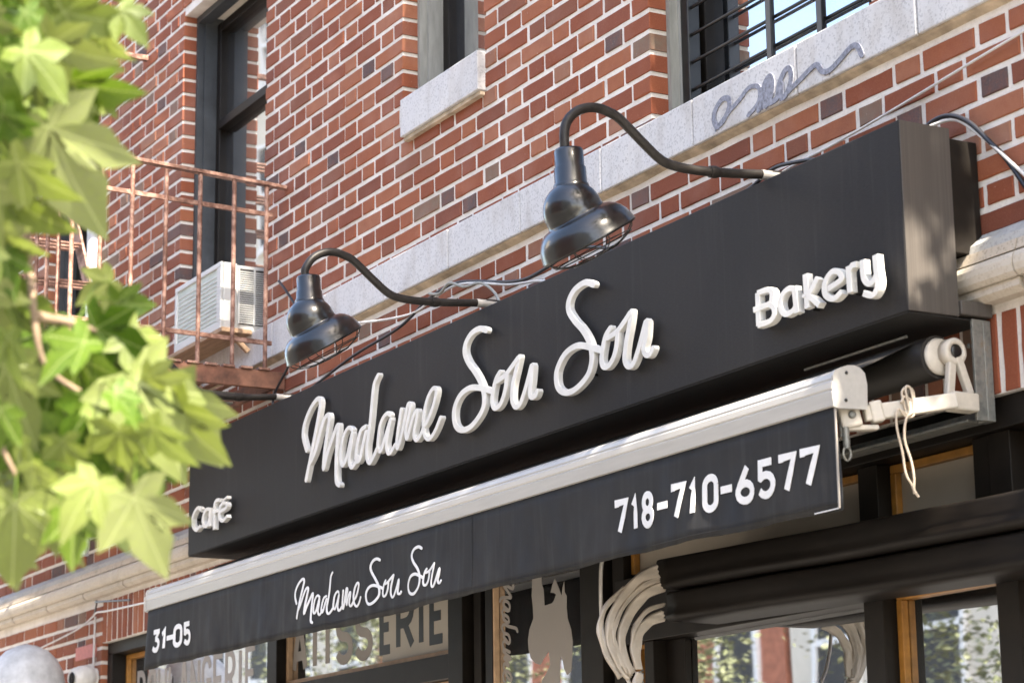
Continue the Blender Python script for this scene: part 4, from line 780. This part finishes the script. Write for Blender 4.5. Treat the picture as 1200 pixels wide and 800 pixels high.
# stair
s0 = Vector((-5.35, 0, 1.55)); s1 = Vector((-4.22, 0, -.24))
for y in (-.17, -.70): flat('stringer', s0 + Vector((0, y, 0)), s1 + Vector((0, y, 0)), .012, .085)
for n in range(8):
    t_ = (n + .55) / 8; c_ = s0.lerp(s1, t_)
    for q in (-.055, 0, .055): MB().box(c_.x + q - .016, c_.x + q + .016, -.69, -.18, c_.z - .004, c_.z + .004, .001).build('tread', M['rust'], fe)
rod('handrail', (-5.3, -.71, 2.2), (-4.3, -.71, .45), .011)
for n in (1, 3, 5): c_ = s0.lerp(s1, n / 7); rod('handrail_post', (c_.x, -.71, c_.z), (c_.x + .02, -.71, c_.z + .68), .008)
# upper level brackets that just enter the picture
MB().box(-4.42, -4.39, -.62, -.01, 1.585, 1.61, .002).build('upper_bracket', M['rust'], fe)
rod('upper_strut', (-5.6, -.88, 2.75), (-5.4, -.05, 1.75), .013)

# ================================================================== AIR CONDITIONER
ac = thing('air_conditioner', 'white window air conditioner with side louvres behind the fire escape rail', 'air conditioner', (-3.35, -.15, -.03))
cx0, cx1, cy, cz0, cz1 = -3.60, -3.075, -.150, -.018, .268
b = MB().box(cx0, cx1, cy + .012, cy + .075, cz0, cz1, .008).box(cx0 + .01, cx1 - .012, cy + .075, .30, cz0 + .004, cz1 - .006, .002)
cs = b.build('casing', M['ac'], ac)
fr = MB().box(cx0, cx1, cy, cy + .012, cz1 - .022, cz1, .003).box(cx0, cx1, cy, cy + .012, cz0, cz0 + .035, .003).box(cx0, cx0 + .022, cy, cy + .012, cz0 + .035, cz1 - .022, .003).box(cx1 - .045, cx1, cy, cy + .012, cz0 + .035, cz1 - .022, .003)
fr.build('face_frame', M['ac'], ac)
MB().box(cx0 + .022, cx1 - .045, cy + .007, cy + .012, cz0 + .035, cz1 - .022).build('face_panel', M['ac_panel'], ac)
for n in range(11):
    z = cz0 + .045 + n * .0185
    MB().box(cx0 + .03, cx1 - .055, cy + .0045, cy + .0072, z, z + .004).build('grille_fin', M['ac'], ac)
MB().box(cx1 - .0115, cx1 - .009, cy + .085, .2, cz0 + .03, cz1 - .02).build('vent_recess', M['ac_dark'], ac)
for n in range(24):
    z = cz0 + .034 + n * .0094
    MB().box(cx1 - .011, cx1 - .002, cy + .085, .2, z, z + .0042).build('louvre', M['ac'], ac)
for y in (cy + .080, cy + .150, cy + .22): MB().box(cx1 - .012, cx1 - .001, y, y + .006, cz0 + .03, cz1 - .02).build('louvre_rib', M['ac'], ac)
sb = MB().box(-3.66, -3.02, -.165, -.03, -.042, -.022, .003)
bar_between(sb, (-3.62, -.15, -.05), (-3.56, -.035, -.17), .02, .02); bar_between(sb, (-3.05, -.10, -.05), (-3.05, -.035, -.11), .02, .02)
o = sb.build('shelf', M['board']); tag(o, 'brown wooden shelf under the white air conditioner', 'shelf')

# ================================================================== SHOP FRONT
sf = thing('shopfront', 'dark framed shopfront with glass panes and ochre trim below the awning', 'shopfront', (-1.7, .1, GROUND))
def fbox(name, x0, x1, z0, z1, y0=.055, y1=.16, mat='frame_black', b=.002, parent=None): return MB().box(x0, x1, y0, y1, z0, z1, b).build(name, M[mat], parent or sf)
ZB = GROUND + .02; HT = -1.131
fbox('interior', -4.85, 5.1, ZB, HT - .002, .75, .80, 'inside', 0)
fbox('ceiling', -4.85, 5.1, HT - .06, HT - .002, .17, .74, 'inside', 0)
fbox('head_rail', -4.868, -.55, HT - .055, HT, .03, .2)
fbox('head_rail', -.548, 5.18, HT - .075, HT, .022, .2)
posts = [(-4.868, -4.80, .03), (-3.03, -2.935, .055), (-1.450, -1.345, .05), (-1.30, -1.25, .07), (-1.20, -1.150, .06), (-.570, -.44, .055), (.852, .932, .055), (1.377, 1.455, .045), (2.05, 2.15, .05), (5.08, 5.18, .05), (-.40, -.335, .07)]
for a, b_, y in posts: fbox('post', a, b_, ZB, HT - .056 if b_ < -.55 else HT - .076, y, .2)
# dark backing between the close set posts
fbox('infill_panel', -1.344, -1.201, ZB, HT - .06, .13, .18, 'ink'); fbox('infill_panel', -.439, -.40, ZB, HT - .09, .15, .19, 'ink')
def pane(x0, x1, z0, z1, trim, mat='glass_shop', y=.118, sides='lrtb', tw=.020):
    g_ = MB().box(x0, x1, y, y + .006, z0, z1).build('pane', M[mat], sf)
    t_ = .10
    for s in sides:
        a = dict(l=(x0, x0 + tw, z0 + tw, z1 - tw), r=(x1 - tw, x1, z0 + tw, z1 - tw), t=(x0, x1, z1 - tw, z1), b=(x0, x1, z0, z0 + tw))[s]
        MB().box(a[0], a[1], y - .022, y - .0005, a[2], a[3], .003).build('trim', M[trim], g_)
    return g_
pB = pane(-4.798, -3.031, -2.3, HT - .057, 'gold')
pP = pane(-2.934, -1.451, -1.475, HT - .057, 'sand', sides='lrb')
fbox('transom_rail', -2.934, -1.451, -1.56, -1.477, .06, .18); pane(-2.934, -1.451, -2.6, -1.562, 'sand')
pM = pane(-1.149, -.571, -2.9, HT - .057, 'sand', sides='l', tw=.009, y=.083)
# right bay: transom light, then panes
pane(-.334, .851, -1.36, HT - .077, 'gold', 'film', sides='lrt'); 
fbox('jamb', 1.315, 1.376, -1.36, HT - .077, .05, .19)
pT = pane(.933, 1.314, -1.36, HT - .077, 'gold', 'film', sides='lrt', tw=.022)
fbox('transom_rail', -.334, 1.376, -1.50, -1.362, .040, .19)
pane(1.456, 2.048, -1.36, HT - .03, 'gold', 'film', sides='lrt', tw=.03)
fbox('transom_rail', -.334, .851, -1.553, -1.501, .05, .19); fbox('transom_rail', .933, 1.376, -1.530, -1.501, .05, .19)
pane(-.334, -.205, -2.9, -1.501 - .035, 'gold', 'ink', tw=.030, y=.125); fbox('post', -.204, -.155, ZB, -1.554, .055, .19); fbox('post', -.154, -.055, ZB, -1.554, .10, .19)
pane(-.054, .851, -2.9, -1.554, 'frame_black', sides='lr', tw=.006); pane(.933, 1.376, -2.9, -1.531, 'gold', sides='lt', tw=.022)
fbox('transom_rail', 1.456, 2.048, -1.50, -1.362, .04, .19); pane(1.456, 2.048, -2.9, -1.501, 'gold', sides='lt', tw=.03); pane(2.151, 5.079, -2.9, HT - .08, 'gold')
fbox('stall_riser', -4.80, 5.08, ZB, -2.901, .08, .2) 
# window lettering, flat vinyl on the glass
YG = .1172
def word(s, xs, z0, z1, wdt, mat, parent, y=YG):
    m_ = MB()
    for k, (ch, a, b_) in enumerate(zip(s, xs[::2], xs[1::2])):
        h_ = wdt / 2
        if ch == 'I': put(m_, ch, (a + b_) / 2 - .001, (a + b_) / 2 + .001, z0 + h_, z1 - h_, wdt, y, YG + .0006, None, k)
        else: put(m_, ch, a + h_, b_ - h_, z0 + h_, z1 - h_, wdt, y, YG + .0006, None, k)
    return m_.build('window_lettering', M[mat], parent)
xs = [-3.06, -2.94, -2.925, -2.775, -2.765, -2.645, -2.62, -2.55, -2.513, -2.36, -2.34, -2.187]
word('PATISS', xs, -1.432, -1.225, .038, 'greige', pP)
MB().box(-2.10, -1.452, .1166, .1176, -1.453, HT - .06).build('window_film', M['film'], pP)  # greige sheet painted in for a panel reflecting in the glass
xs = [-2.125, -2.018, -1.986, -1.836, -1.81, -1.755, -1.72, -1.60]
word('ERIE', [a for a in xs], -1.425, -1.225, .036, 'ink', pP, .1162)  # end of the same word, drawn near black
xs = []; x = -4.70
for ch in 'BOULANGERIE': w0_ = .07 if ch == 'I' else .118; xs += [x, x + w0_]; x += w0_ + .016
word('BOULANGERIE', xs, -1.50, -1.27, .030, 'greige', pB)
# running script set upright on the narrow pane, and the silhouette beside it
md = MB()
# the script turned a quarter so that it reads downwards
for nm, strokes in SCRIPT[:6]:
    for q, st in enumerate(strokes):
        pts = [(-1.085 + (z + .75) * .36, -1.22 - (x + 1.935) * .36) for x, z in st]
        ribbon(md, pts, .011, .0822 - .0002 * q, .0828, True, .0002, .0002, 4)
md.build('window_script', M['greige'], pM)
sil = [(-.95, -1.23), (-.952, -1.293), (-.957, -1.339), (-.950, -1.38), (-.948, -1.412), (-.975, -1.445), (-.986, -1.48), (-.982, -1.51), (-.969, -1.537), (-.94, -1.556), (-.908, -1.564), (-.885, -1.545), (-.852, -1.526), (-.843, -1.57), (-.870, -1.595), (-.899, -1.614), (-.91, -1.70), (-.88, -1.80),
       (-.80, -1.80), (-.79, -1.70), (-.785, -1.60), (-.777, -1.548), (-.765, -1.56), (-.757, -1.588), (-.74, -1.61), (-.715, -1.602), (-.706, -1.56), (-.701, -1.507), (-.71, -1.47), (-.730, -1.434), (-.735, -1.40), (-.733, -1.364), (-.745, -1.350), (-.748, -1.315), (-.759, -1.337), (-.765, -1.360), (-.78, -1.335), (-.806, -1.30), (-.822, -1.318), (-.835, -1.342), (-.812, -1.345), (-.80, -1.352), (-.815, -1.37), (-.825, -1.376), (-.875, -1.379), (-.877, -1.35), (-.879, -1.326), (-.89, -1.31), (-.895, -1.23)]
bm = bmesh.new(); vs = [bm.verts.new((a + .035, .0822, z)) for a, z in sil]; f_ = bm.faces.new(vs); r_ = bmesh.ops.extrude_face_region(bm, geom=[f_])
for q in r_['geom']:
    if isinstance(q, bmesh.types.BMVert): q.co.y += .0008
bmesh.ops.triangulate(bm, faces=[q for q in bm.faces if len(q.verts) > 4]); bmesh.ops.recalc_face_normals(bm, faces=bm.faces[:])
me = bpy.data.meshes.new('window_silhouette'); bm.to_mesh(me); bm.free(); me.materials.append(M['greige']); link(bpy.data.objects.new('window_silhouette', me), pM)
# window lamp reflection free: a slim lit tube seen behind the glass is left to the real reflections

# ================================================================== FOLDED DOOR CANOPY
cn = thing('door_canopy', 'folded black vinyl door canopy with cream side gusset below the awning', 'canopy', (1.4, -.1, -1.56))
def fold(name, y0, y1, z0, z1, x0, x1):
    n = 7; pr = [(y1, z0), (y1, z1), (y0 + .012, z1), (y0 + .004, z1 - .003), (y0, z1 - .010), (y0 + .004, (z0 + z1) / 2), (y0 + .001, z0 + .022), (y0 - .002, z0 + .014), (y0 + .002, z0 + .006), (y0 + .012, z0)]
    V = []; F = []; nx = 60; m = len(pr)
    for i in range(nx + 1):
        x = x0 + (x1 - x0) * i / nx; sgz = .003 * sin(x * 4.1) + .001 * sin(x * 11)
        for (a, b_) in pr: V.append((x, a + .0022 * sin(x * 7 + b_ * 30) * (1 if a < -.03 else 0), b_ + sgz * (.5 if a < -.03 else 0) - (x - .2) * .018))
    for i in range(nx):
        for j in range(m): F.append((i * m + j, i * m + (j + 1) % m, (i + 1) * m + (j + 1) % m, (i + 1) * m + j))
    F.append(tuple(range(m))); F.append(tuple(nx * m + j for j in range(m))[::-1])
    o = mesh_obj(name, V, F, M['canopy'], cn, True)
    bm = bmesh.new(); bm.from_mesh(o.data); bmesh.ops.recalc_face_normals(bm, faces=bm.faces[:]); bm.to_mesh(o.data); bm.free()
    return o
fold('canopy_fold', -.155, .035, -1.457, -1.374, .205, 3.4); fold('canopy_fold', -.135, .035, -1.545, -1.463, .215, 3.4)
MB().tube([(.215, -.12, -1.452), (1.2, -.12, -1.464)], .004, 8).build('edge_piping', M['steel'], cn)
def strip(name, pts, wds, thick=.0025, mat='gusset', xoff=0):
    """a folded band: centre path in the YZ plane at x, given widths, slightly cupped"""
    pts = smooth_path(pts, 6); n = len(pts); V = []; F = []; k = 7
    for i, q in enumerate(pts):
        t = (pts[min(i + 1, n - 1)] - pts[max(i - 1, 0)]).normalized(); nn = Vector((0, -t.z, t.y)); s = i / (n - 1) * (len(wds) - 1); a = int(min(s, len(wds) - 2)); wd_ = wds[a] + (wds[a + 1] - wds[a]) * (s - a)
        for j in range(k):
            e = (j / (k - 1) - .5); V.append(q + nn * wd_ * .78 * e + Vector((.004 * (1 - 4 * e * e) + (.0045 if j % 2 else -.003) + .003 * sin(i * .9 + j), 0, 0)))
    for i in range(n - 1):
        for j in range(k - 1): a = i * k + j; F.append((a, a + 1, a + k + 1, a + k))
    o = mesh_obj(name, V, F, M[mat], cn, True); s_ = o.modifiers.new('thickness', 'SOLIDIFY'); s_.thickness = thick; s_.offset = 0; return o
gx = .205
strip('gusset_fold', [(gx, -.135, -1.400), (gx, -.195, -1.425), (gx, -.255, -1.475), (gx, -.300, -1.54), (gx, -.310, -1.60), (gx, -.285, -1.66), (gx, -.25, -1.70)], [.050, .052, .046, .040, .036, .034, .03])
strip('gusset_fold', [(gx + .012, -.140, -1.448), (gx + .012, -.195, -1.470), (gx + .012, -.240, -1.512), (gx + .012, -.275, -1.57), (gx + .012, -.280, -1.63), (gx + .012, -.25, -1.69)], [.036, .034, .038, .034, .03, .03])
strip('gusset_fold', [(gx + .02, -.150, -1.530), (gx + .02, -.190, -1.545), (gx + .02, -.225, -1.575), (gx + .02, -.240, -1.62), (gx + .02, -.236, -1.68)], [.040, .034, .036, .04, .03])
strip('gusset_fold', [(gx - .01, -.255, -1.455), (gx - .01, -.315, -1.51), (gx - .01, -.338, -1.57), (gx - .01, -.322, -1.63), (gx - .01, -.275, -1.70)], [.014, .016, .014, .014, .02])
strip('gusset_fold', [(gx + .03, -.238, -1.69), (gx + .03, -.246, -1.72), (gx + .03, -.25, -1.76)], [.03, .034, .02])
strip('gusset_fold', [(gx + .006, -.138, -1.425), (gx + .006, -.20, -1.447), (gx + .006, -.262, -1.50), (gx + .006, -.300, -1.565), (gx + .006, -.298, -1.62), (gx + .006, -.262, -1.69)], [.018, .020, .014, .016, .012, .014])
strip('gusset_fold', [(gx + .026, -.150, -1.500), (gx + .026, -.205, -1.520), (gx + .026, -.246, -1.565), (gx + .026, -.256, -1.62), (gx + .026, -.244, -1.68)], [.012, .016, .012, .014, .012])
sp = MB(); sp.tube([(gx + .02, -.225 + .006 * cos(a * .9), -1.68 - a * .0016) for a in range(0, 90)], .0018, 5); sp.build('chain', M['steel'], cn)
tag(MB().tube(smooth_path([(.10, -.262, -1.36), (.10, -.272, -1.40), (.10, -.271, -1.55), (.11, -.245, -1.64), (.13, -.195, -1.74), (.13, -.19, -2.0)], 5), .0055, 8).build('cord', M['white_rail']), 'thin grey tube hanging left of the cream canopy gusset', 'cord')

# ================================================================== SMALL THINGS AT LOWER LEFT
sc_ = thing('security_camera', 'small white dome security camera on the brick beside the window', 'security camera', (-4.93, 0, -1.30))
MB().tube([(-4.93, -.004, -1.285), (-4.93, -.03, -1.285)], .045, 24).build('mount', M['cam_white'], sc_)
hb = MB(); hb.tube([(-4.93, -.03, -1.285), (-4.925, -.05, -1.285), (-4.92, -.085, -1.29), (-4.915, -.115, -1.293), (-4.912, -.125, -1.294)], [.05, .058, .056, .046, .036], 28); hb.build('housing', M['cam_white'], sc_)
MB().lathe([(0, .001), (0, .030), (.003, .031), (.006, .024), (.006, .016), (.003, .001)], (-4.911, -.1245, -1.294), (.08, -1, -.02), 28).build('lens', M['black'], sc_)
cable('cable', [(-4.96, -.02, -1.285), (-5.05, -.03, -1.26), (-5.15, -.02, -1.28), (-5.25, -.02, -1.34)], .006, M['cable'], 'short black lead curling left from the security camera')
gl = thing('wall_lantern', 'frosted pale oval wall lantern low on the brick at bottom left', 'lantern', (-5.0, -.3, -1.75))
prf = [(0, .001), (.012, .05), (.035, .10), (.075, .140), (.13, .168), (.20, .182), (.28, .186), (.36, .175), (.42, .15)]
MB().lathe(prf, (-5.05, -.30, -1.128), (.03, 0, -1), 48).build('globe', M['frost'], gl)
MB().box(-5.10, -5.0, -.32, -.004, -1.62, -1.57, .005).box(-5.17, -4.93, -.42, -.18, -1.58, -1.54, .01).build('bracket', M['frame_black'], gl)

# ================================================================== STREET TREE
tree = thing('street_tree', 'young street tree with pale green lobed leaves hanging into the left of the view', 'tree', (6.9, -2.3, GROUND))
def leaf_mesh(seed):
    r = random.Random(seed)
    tips = [(0, 1.0), (50 + r.uniform(-6, 6), .74), (-50 + r.uniform(-6, 6), .74), (105 + r.uniform(-8, 8), .50), (-105 + r.uniform(-8, 8), .50)]
    tips.sort(key=lambda q: q[0]); out = []
    for i, (a, l) in enumerate(tips):
        wv = 30
        # right flank, tip, left flank of a pointed ovate lobe
        for da, q in ((-wv * 1.0, .52), (-wv * .82, .66), (-wv * .36, .82), (0, 1.06), (wv * .36, .82), (wv * .82, .66), (wv * 1.0, .52)):
            out.append((a + da, l * q * (1 + r.uniform(-.03, .03))))
        if i < 4:
            am = (a + tips[i + 1][0]) / 2; out.append((am, .52 * min(l, tips[i + 1][1]) / .84 + .04))
    out = [(-165, .16)] + out + [(165, .16), (180, .03)]
    n = len(out); V = [(0, 0, 0)]
    cup = r.uniform(-.4, .45); droop = r.uniform(.1, .7); tw_ = r.uniform(-.45, .45)
    def zf(x, y): return cup * x * x * 1.2 - droop * y * abs(y) * .6 + tw_ * x * y + .02 * sin(9 * x + seed) * sin(7 * y) 
    for fr_ in (.5, 1.0):
        for a, l in out:
            x = sin(radians(a)) * l * fr_; y = cos(radians(a)) * l * fr_
            # fold each lobe along its vein
            near = min(tips, key=lambda q: abs(q[0] - a)); fold_ = abs(sin(radians(a - near[0]))) * l * fr_ * .10
            V.append((x, y, zf(x, y) + fold_))
    F = [(0, 1 + i, 1 + (i + 1) % n) for i in range(n)] + [(1 + i, 1 + n + i, 1 + n + (i + 1) % n, 1 + (i + 1) % n) for i in range(n)]
    me = bpy.data.meshes.new('leaf'); me.from_pydata(V, [], F); me.materials.append(M['leaf']); me.polygons.foreach_set('use_smooth', [True] * len(me.polygons)); me.update(); return me
LM = [leaf_mesh(i) for i in range(10)]
pet = MB(); tw_pts = [Vector(q) for t_ in TWIGS for q in t_]
for i, (px, py, pz, dx, dy, dz, nx_, ny_, nz_, s) in enumerate(LEAVES):
    d = Vector((dx, dy, dz)).normalized(); n = Vector((nx_, ny_, nz_)); n = (n - d * n.dot(d)).normalized(); x_ = d.cross(n)
    o = bpy.data.objects.new('leaf', LM[i % 10]); pos = Vector((px, py, pz))
    o.matrix_world = Matrix(((x_.x * s, d.x * s, n.x * s, px), (x_.y * s, d.y * s, n.y * s, py), (x_.z * s, d.z * s, n.z * s, pz), (0, 0, 0, 1)))
    link(o, tree)
    near = min(tw_pts, key=lambda q: (q - pos).length); mid = (near + pos) / 2 + Vector((0, 0, .02))
    pet.tube(smooth_path([near, mid, pos], 4), .0013, 5)
pet.build('petioles', M['leaf'], tree)
tws = MB()
for t_ in TWIGS: n = len(t_); sp_ = smooth_path(t_, 5); m_ = len(sp_); tws.tube(sp_, [.006 * (1 - i / m_) + .0022 for i in range(m_)], 8)
tws.build('twig', M['twig'], tree)
fork = Vector((6.7, -2.2, -.8))
tk = MB(); tk.tube(smooth_path([(6.9, -2.3, GROUND), (6.88, -2.28, -2.8), (6.75, -2.2, -1.6), fork, (6.4, -2.0, .6), (6.0, -1.7, 2.0), (5.6, -1.5, 3.6)], 6), [.12 - .0026 * i for i in range(37)], 16)
tk.build('trunk', M['bark'], tree)
first = Vector(TWIGS[0][0])
limbs = [[fork, (5.6, -2.6, .1), (4.3, -3.0, .0), (3.4, -3.15, -.45), first], [(6.4, -2.0, .6), (5.0, -1.2, 1.2), (3.9, -.7, 1.4)], [(6.0, -1.7, 2.0), (4.8, -1.0, 2.8), (3.6, -.8, 3.2)], [(6.4, -2.0, .6), (7.4, -2.6, 1.8), (8.0, -3.0, 3.0)], [(6.0, -1.7, 2.0), (6.2, -.9, 3.4), (6.3, -.7, 4.4)], [(6.0, -1.7, 2.0), (5.4, -3.0, 3.0), (4.6, -3.6, 3.6)]]
for l_ in limbs:
    sp_ = smooth_path(l_, 5); m_ = len(sp_); MB().tube(sp_, [.045 * (1 - i / m_) + .006 for i in range(m_)], 10).build('branch', M['bark'], tree)
# the crown overhead: small lobed leaves spread through uneven clumps, gaps between them, plus unseen clumps added to shade
fo = MB(); rr = random.Random(3)
clumps = [(Vector((rr.uniform(2.6, 8.2), rr.uniform(-3.4, -.35), rr.uniform(.9, 4.8))), rr.uniform(.25, .6)) for _ in range(CLUMPS)]
clumps += [(Vector((rr.uniform(2.8, 6.6), rr.uniform(-1.2, -.15), rr.uniform(2.2, 6.6))), rr.uniform(.25, .55)) for _ in range(26)]
clumps += [(Vector((1.47, rr.uniform(-.27, -.06), rr.uniform(-.98, -.42))) + sun_dir * rr.uniform(4.0, 5.4), rr.uniform(.08, .115)) for _ in range(8)]  # extra unseen clumps set on the sun's path to dapple the sign end
clumps += [(Vector((1.35, rr.uniform(-.42, -.06), rr.uniform(-1.30, -1.02))) + sun_dir * rr.uniform(2.4, 3.2), rr.uniform(.10, .119)) for _ in range(12)]  # added clumps that shade the awning bracket and arm
clumps += [(Vector((-5.05 + rr.uniform(-.15, .2), -.3 + rr.uniform(-.15, .15), -1.25 + rr.uniform(-.15, .1))) + sun_dir * rr.uniform(10, 12.5), .28) for _ in range(7)]  # added clumps keeping the sun off the wall lantern
clumps += [(Vector((1.7, rr.uniform(-.10, .0), rr.uniform(-.95, -.72))) + sun_dir * rr.uniform(2.4, 3.2), rr.uniform(.10, .119)) for _ in range(4)]  # added clumps to shade the right-hand cornice stones
clumps += [(Vector((rr.uniform(3.0, 6.0), rr.uniform(-.8, -.1), rr.uniform(6.0, 9.5))), rr.uniform(.3, .5)) for _ in range(14)]  # added high clumps, out of view, shading the left of the facade
clumps += [(Vector((rr.uniform(2.5, 5.0), rr.uniform(-.9, 0.0), rr.uniform(8.2, 11))), rr.uniform(.3, .5)) for _ in range(22)]  # more high clumps added to block the sun towards the lantern
for c_, r_ in clumps:
    if c_.z < .5 + (4.0 - c_.x) * .5: continue
    for q in range(int(150 * r_ / .45) if r_ > .12 else 16):
        a = Vector((rr.gauss(0, 1), rr.gauss(0, 1), rr.gauss(0, 1))).normalized() * r_ * rr.random() ** .45; a.z *= .7
        s = rr.uniform(.06, .11); m3 = Matrix.Rotation(rr.uniform(0, 6.28), 3, 'Z') @ Matrix.Rotation(rr.gauss(0, .6), 3, 'X') @ Matrix.Rotation(rr.gauss(0, .6), 3, 'Y')
        v = [m3 @ Vector(t_) * s + c_ + a for t_ in ((0, -.5, 0), (.30, -.12, .03), (.55, .18, -.03), (.18, .18, .02), (0, .75, -.08), (-.18, .18, .02), (-.55, .18, -.03), (-.30, -.12, .03))]
        fo.add(v, [(0, 1, 3, 5, 7), (1, 2, 3), (5, 6, 7), (3, 4, 5)])
tag(mesh_obj('foliage', fo.v, fo.f, M['foliage'], tree), kind='stuff')  # tree crown together with the added shading clumps

# ================================================================== ACROSS THE STREET (seen in the glass)
brick_far = simple('far_brick', (.36, .13, .075), .9, var=.3, scale=7); pale_far = simple('far_limestone', (.62, .56, .47), .9, var=.1, scale=2); roof_far = simple('far_roof', (.08, .075, .07), .9)
def house(x0, x1, zt, mat, label, floors, bays):
    h_ = thing('row_house', label, 'house', ((x0 + x1) / 2, -18, GROUND), 'row houses across the street')
    MB().box(x0, x1, -28, -18, GROUND, zt).build('wall', mat, h_); MB().box(x0 + .05, x1 - .05, -28, -17.6, zt, zt + .5, .05).build('cornice', pale_far, h_); MB().box(x0 + .2, x1 - .2, -27.8, -18.2, zt + .5, zt + .6).build('roof', roof_far, h_)
    fh = (zt - GROUND - .6) / floors; bw = (x1 - x0) / bays
    for f in range(floors):
        for b_ in range(bays):
            cx = x0 + bw * (b_ + .5); z0 = GROUND + fh * f + .9; z1 = GROUND + fh * (f + 1) - .45
            wf = MB().box(cx - .62, cx - .52, -18.02, -17.93, z0, z1).box(cx + .52, cx + .62, -18.02, -17.93, z0, z1).box(cx - .52, cx + .52, -18.02, -17.93, z1 - .1, z1).box(cx - .7, cx + .7, -18.02, -17.88, z0 - .14, z0).box(cx - .52, cx + .52, -18.01, -17.94, (z0 + z1) / 2 - .05, (z0 + z1) / 2 + .05).build('window', M['lightwin'], h_)
            MB().box(cx - .52, cx + .52, -18.01, -17.99, z0, z1).build('pane', M['ac_dark'], wf)
house(-74, -58, 20.5, brick_far, 'tall red brick row house farthest down the street, seen in the glass', 6, 6)
house(-57.8, -40, 21.0, pale_far, 'pale limestone row house between two red ones, seen in the glass', 6, 7)
house(-39.8, -25, 8.0, brick_far, 'low red brick row house beside the pale one, seen in the glass', 3, 6)
house(-24.8, -10, 6.6, pale_far, 'low pale row house across the street, seen in the glass', 3, 6)
house(-9.8, 6, 7.5, brick_far, 'red brick row house opposite the shop', 3, 6)
house(6.2, 24, 8.5, pale_far, 'pale row house opposite, right of the red one', 3, 7)
def far_tree(x, y, h, r, seed):
    t_ = thing('plane_tree', 'leafy street tree across the road seen in the glass', 'tree', (x, y, GROUND), 'street trees across the road'); rr = random.Random(seed)
    MB().tube([(x, y, GROUND), (x + .1, y, GROUND + h * .3), (x, y + .1, GROUND + h * .62)], [.18, .14, .07], 10).build('trunk', M['bark'], t_)
    f = MB(); cl_ = [(Vector((x + rr.uniform(-r, r) * .7, y + rr.uniform(-r, r) * .7, GROUND + h * rr.uniform(.4, .98))), rr.uniform(.5, 1.1)) for _ in range(26)]
    for c_, q in cl_:
        for _ in range(300):
            a = Vector((rr.gauss(0, 1), rr.gauss(0, 1), rr.gauss(0, 1))).normalized() * q * rr.random() ** .4; s = rr.uniform(.06, .12); m3 = Matrix.Rotation(rr.uniform(0, 6.28), 3, 'Z') @ Matrix.Rotation(rr.uniform(-1, 1), 3, 'X')
            f.add([m3 @ Vector(p_) * s + c_ + a for p_ in ((-.5, 0, 0), (0, -.35, .1), (.5, 0, 0), (0, .5, -.05))], [(0, 1, 2, 3)])
    mesh_obj('crown', f.v, f.f, M['foliage_far'], t_)
for i, (x, h) in enumerate([(-46, 9), (-36, 7.5), (-28, 8), (-20.5, 7), (-13, 8.5), (-5, 7)]): far_tree(x, -13.2, h, 2.4, 100 + i)
for o in [q for q in bpy.data.objects if q.name.startswith('plane_tree')]: o['label'] = 'leafy tree across the road before the %s house' % {-46: 'pale limestone', -36: 'near edge of the low red', -28: 'left end of the low red', -20: 'left part of the low pale', -13: 'right part of the low pale', -5: 'brick opposite'}[int(o.location.x)]
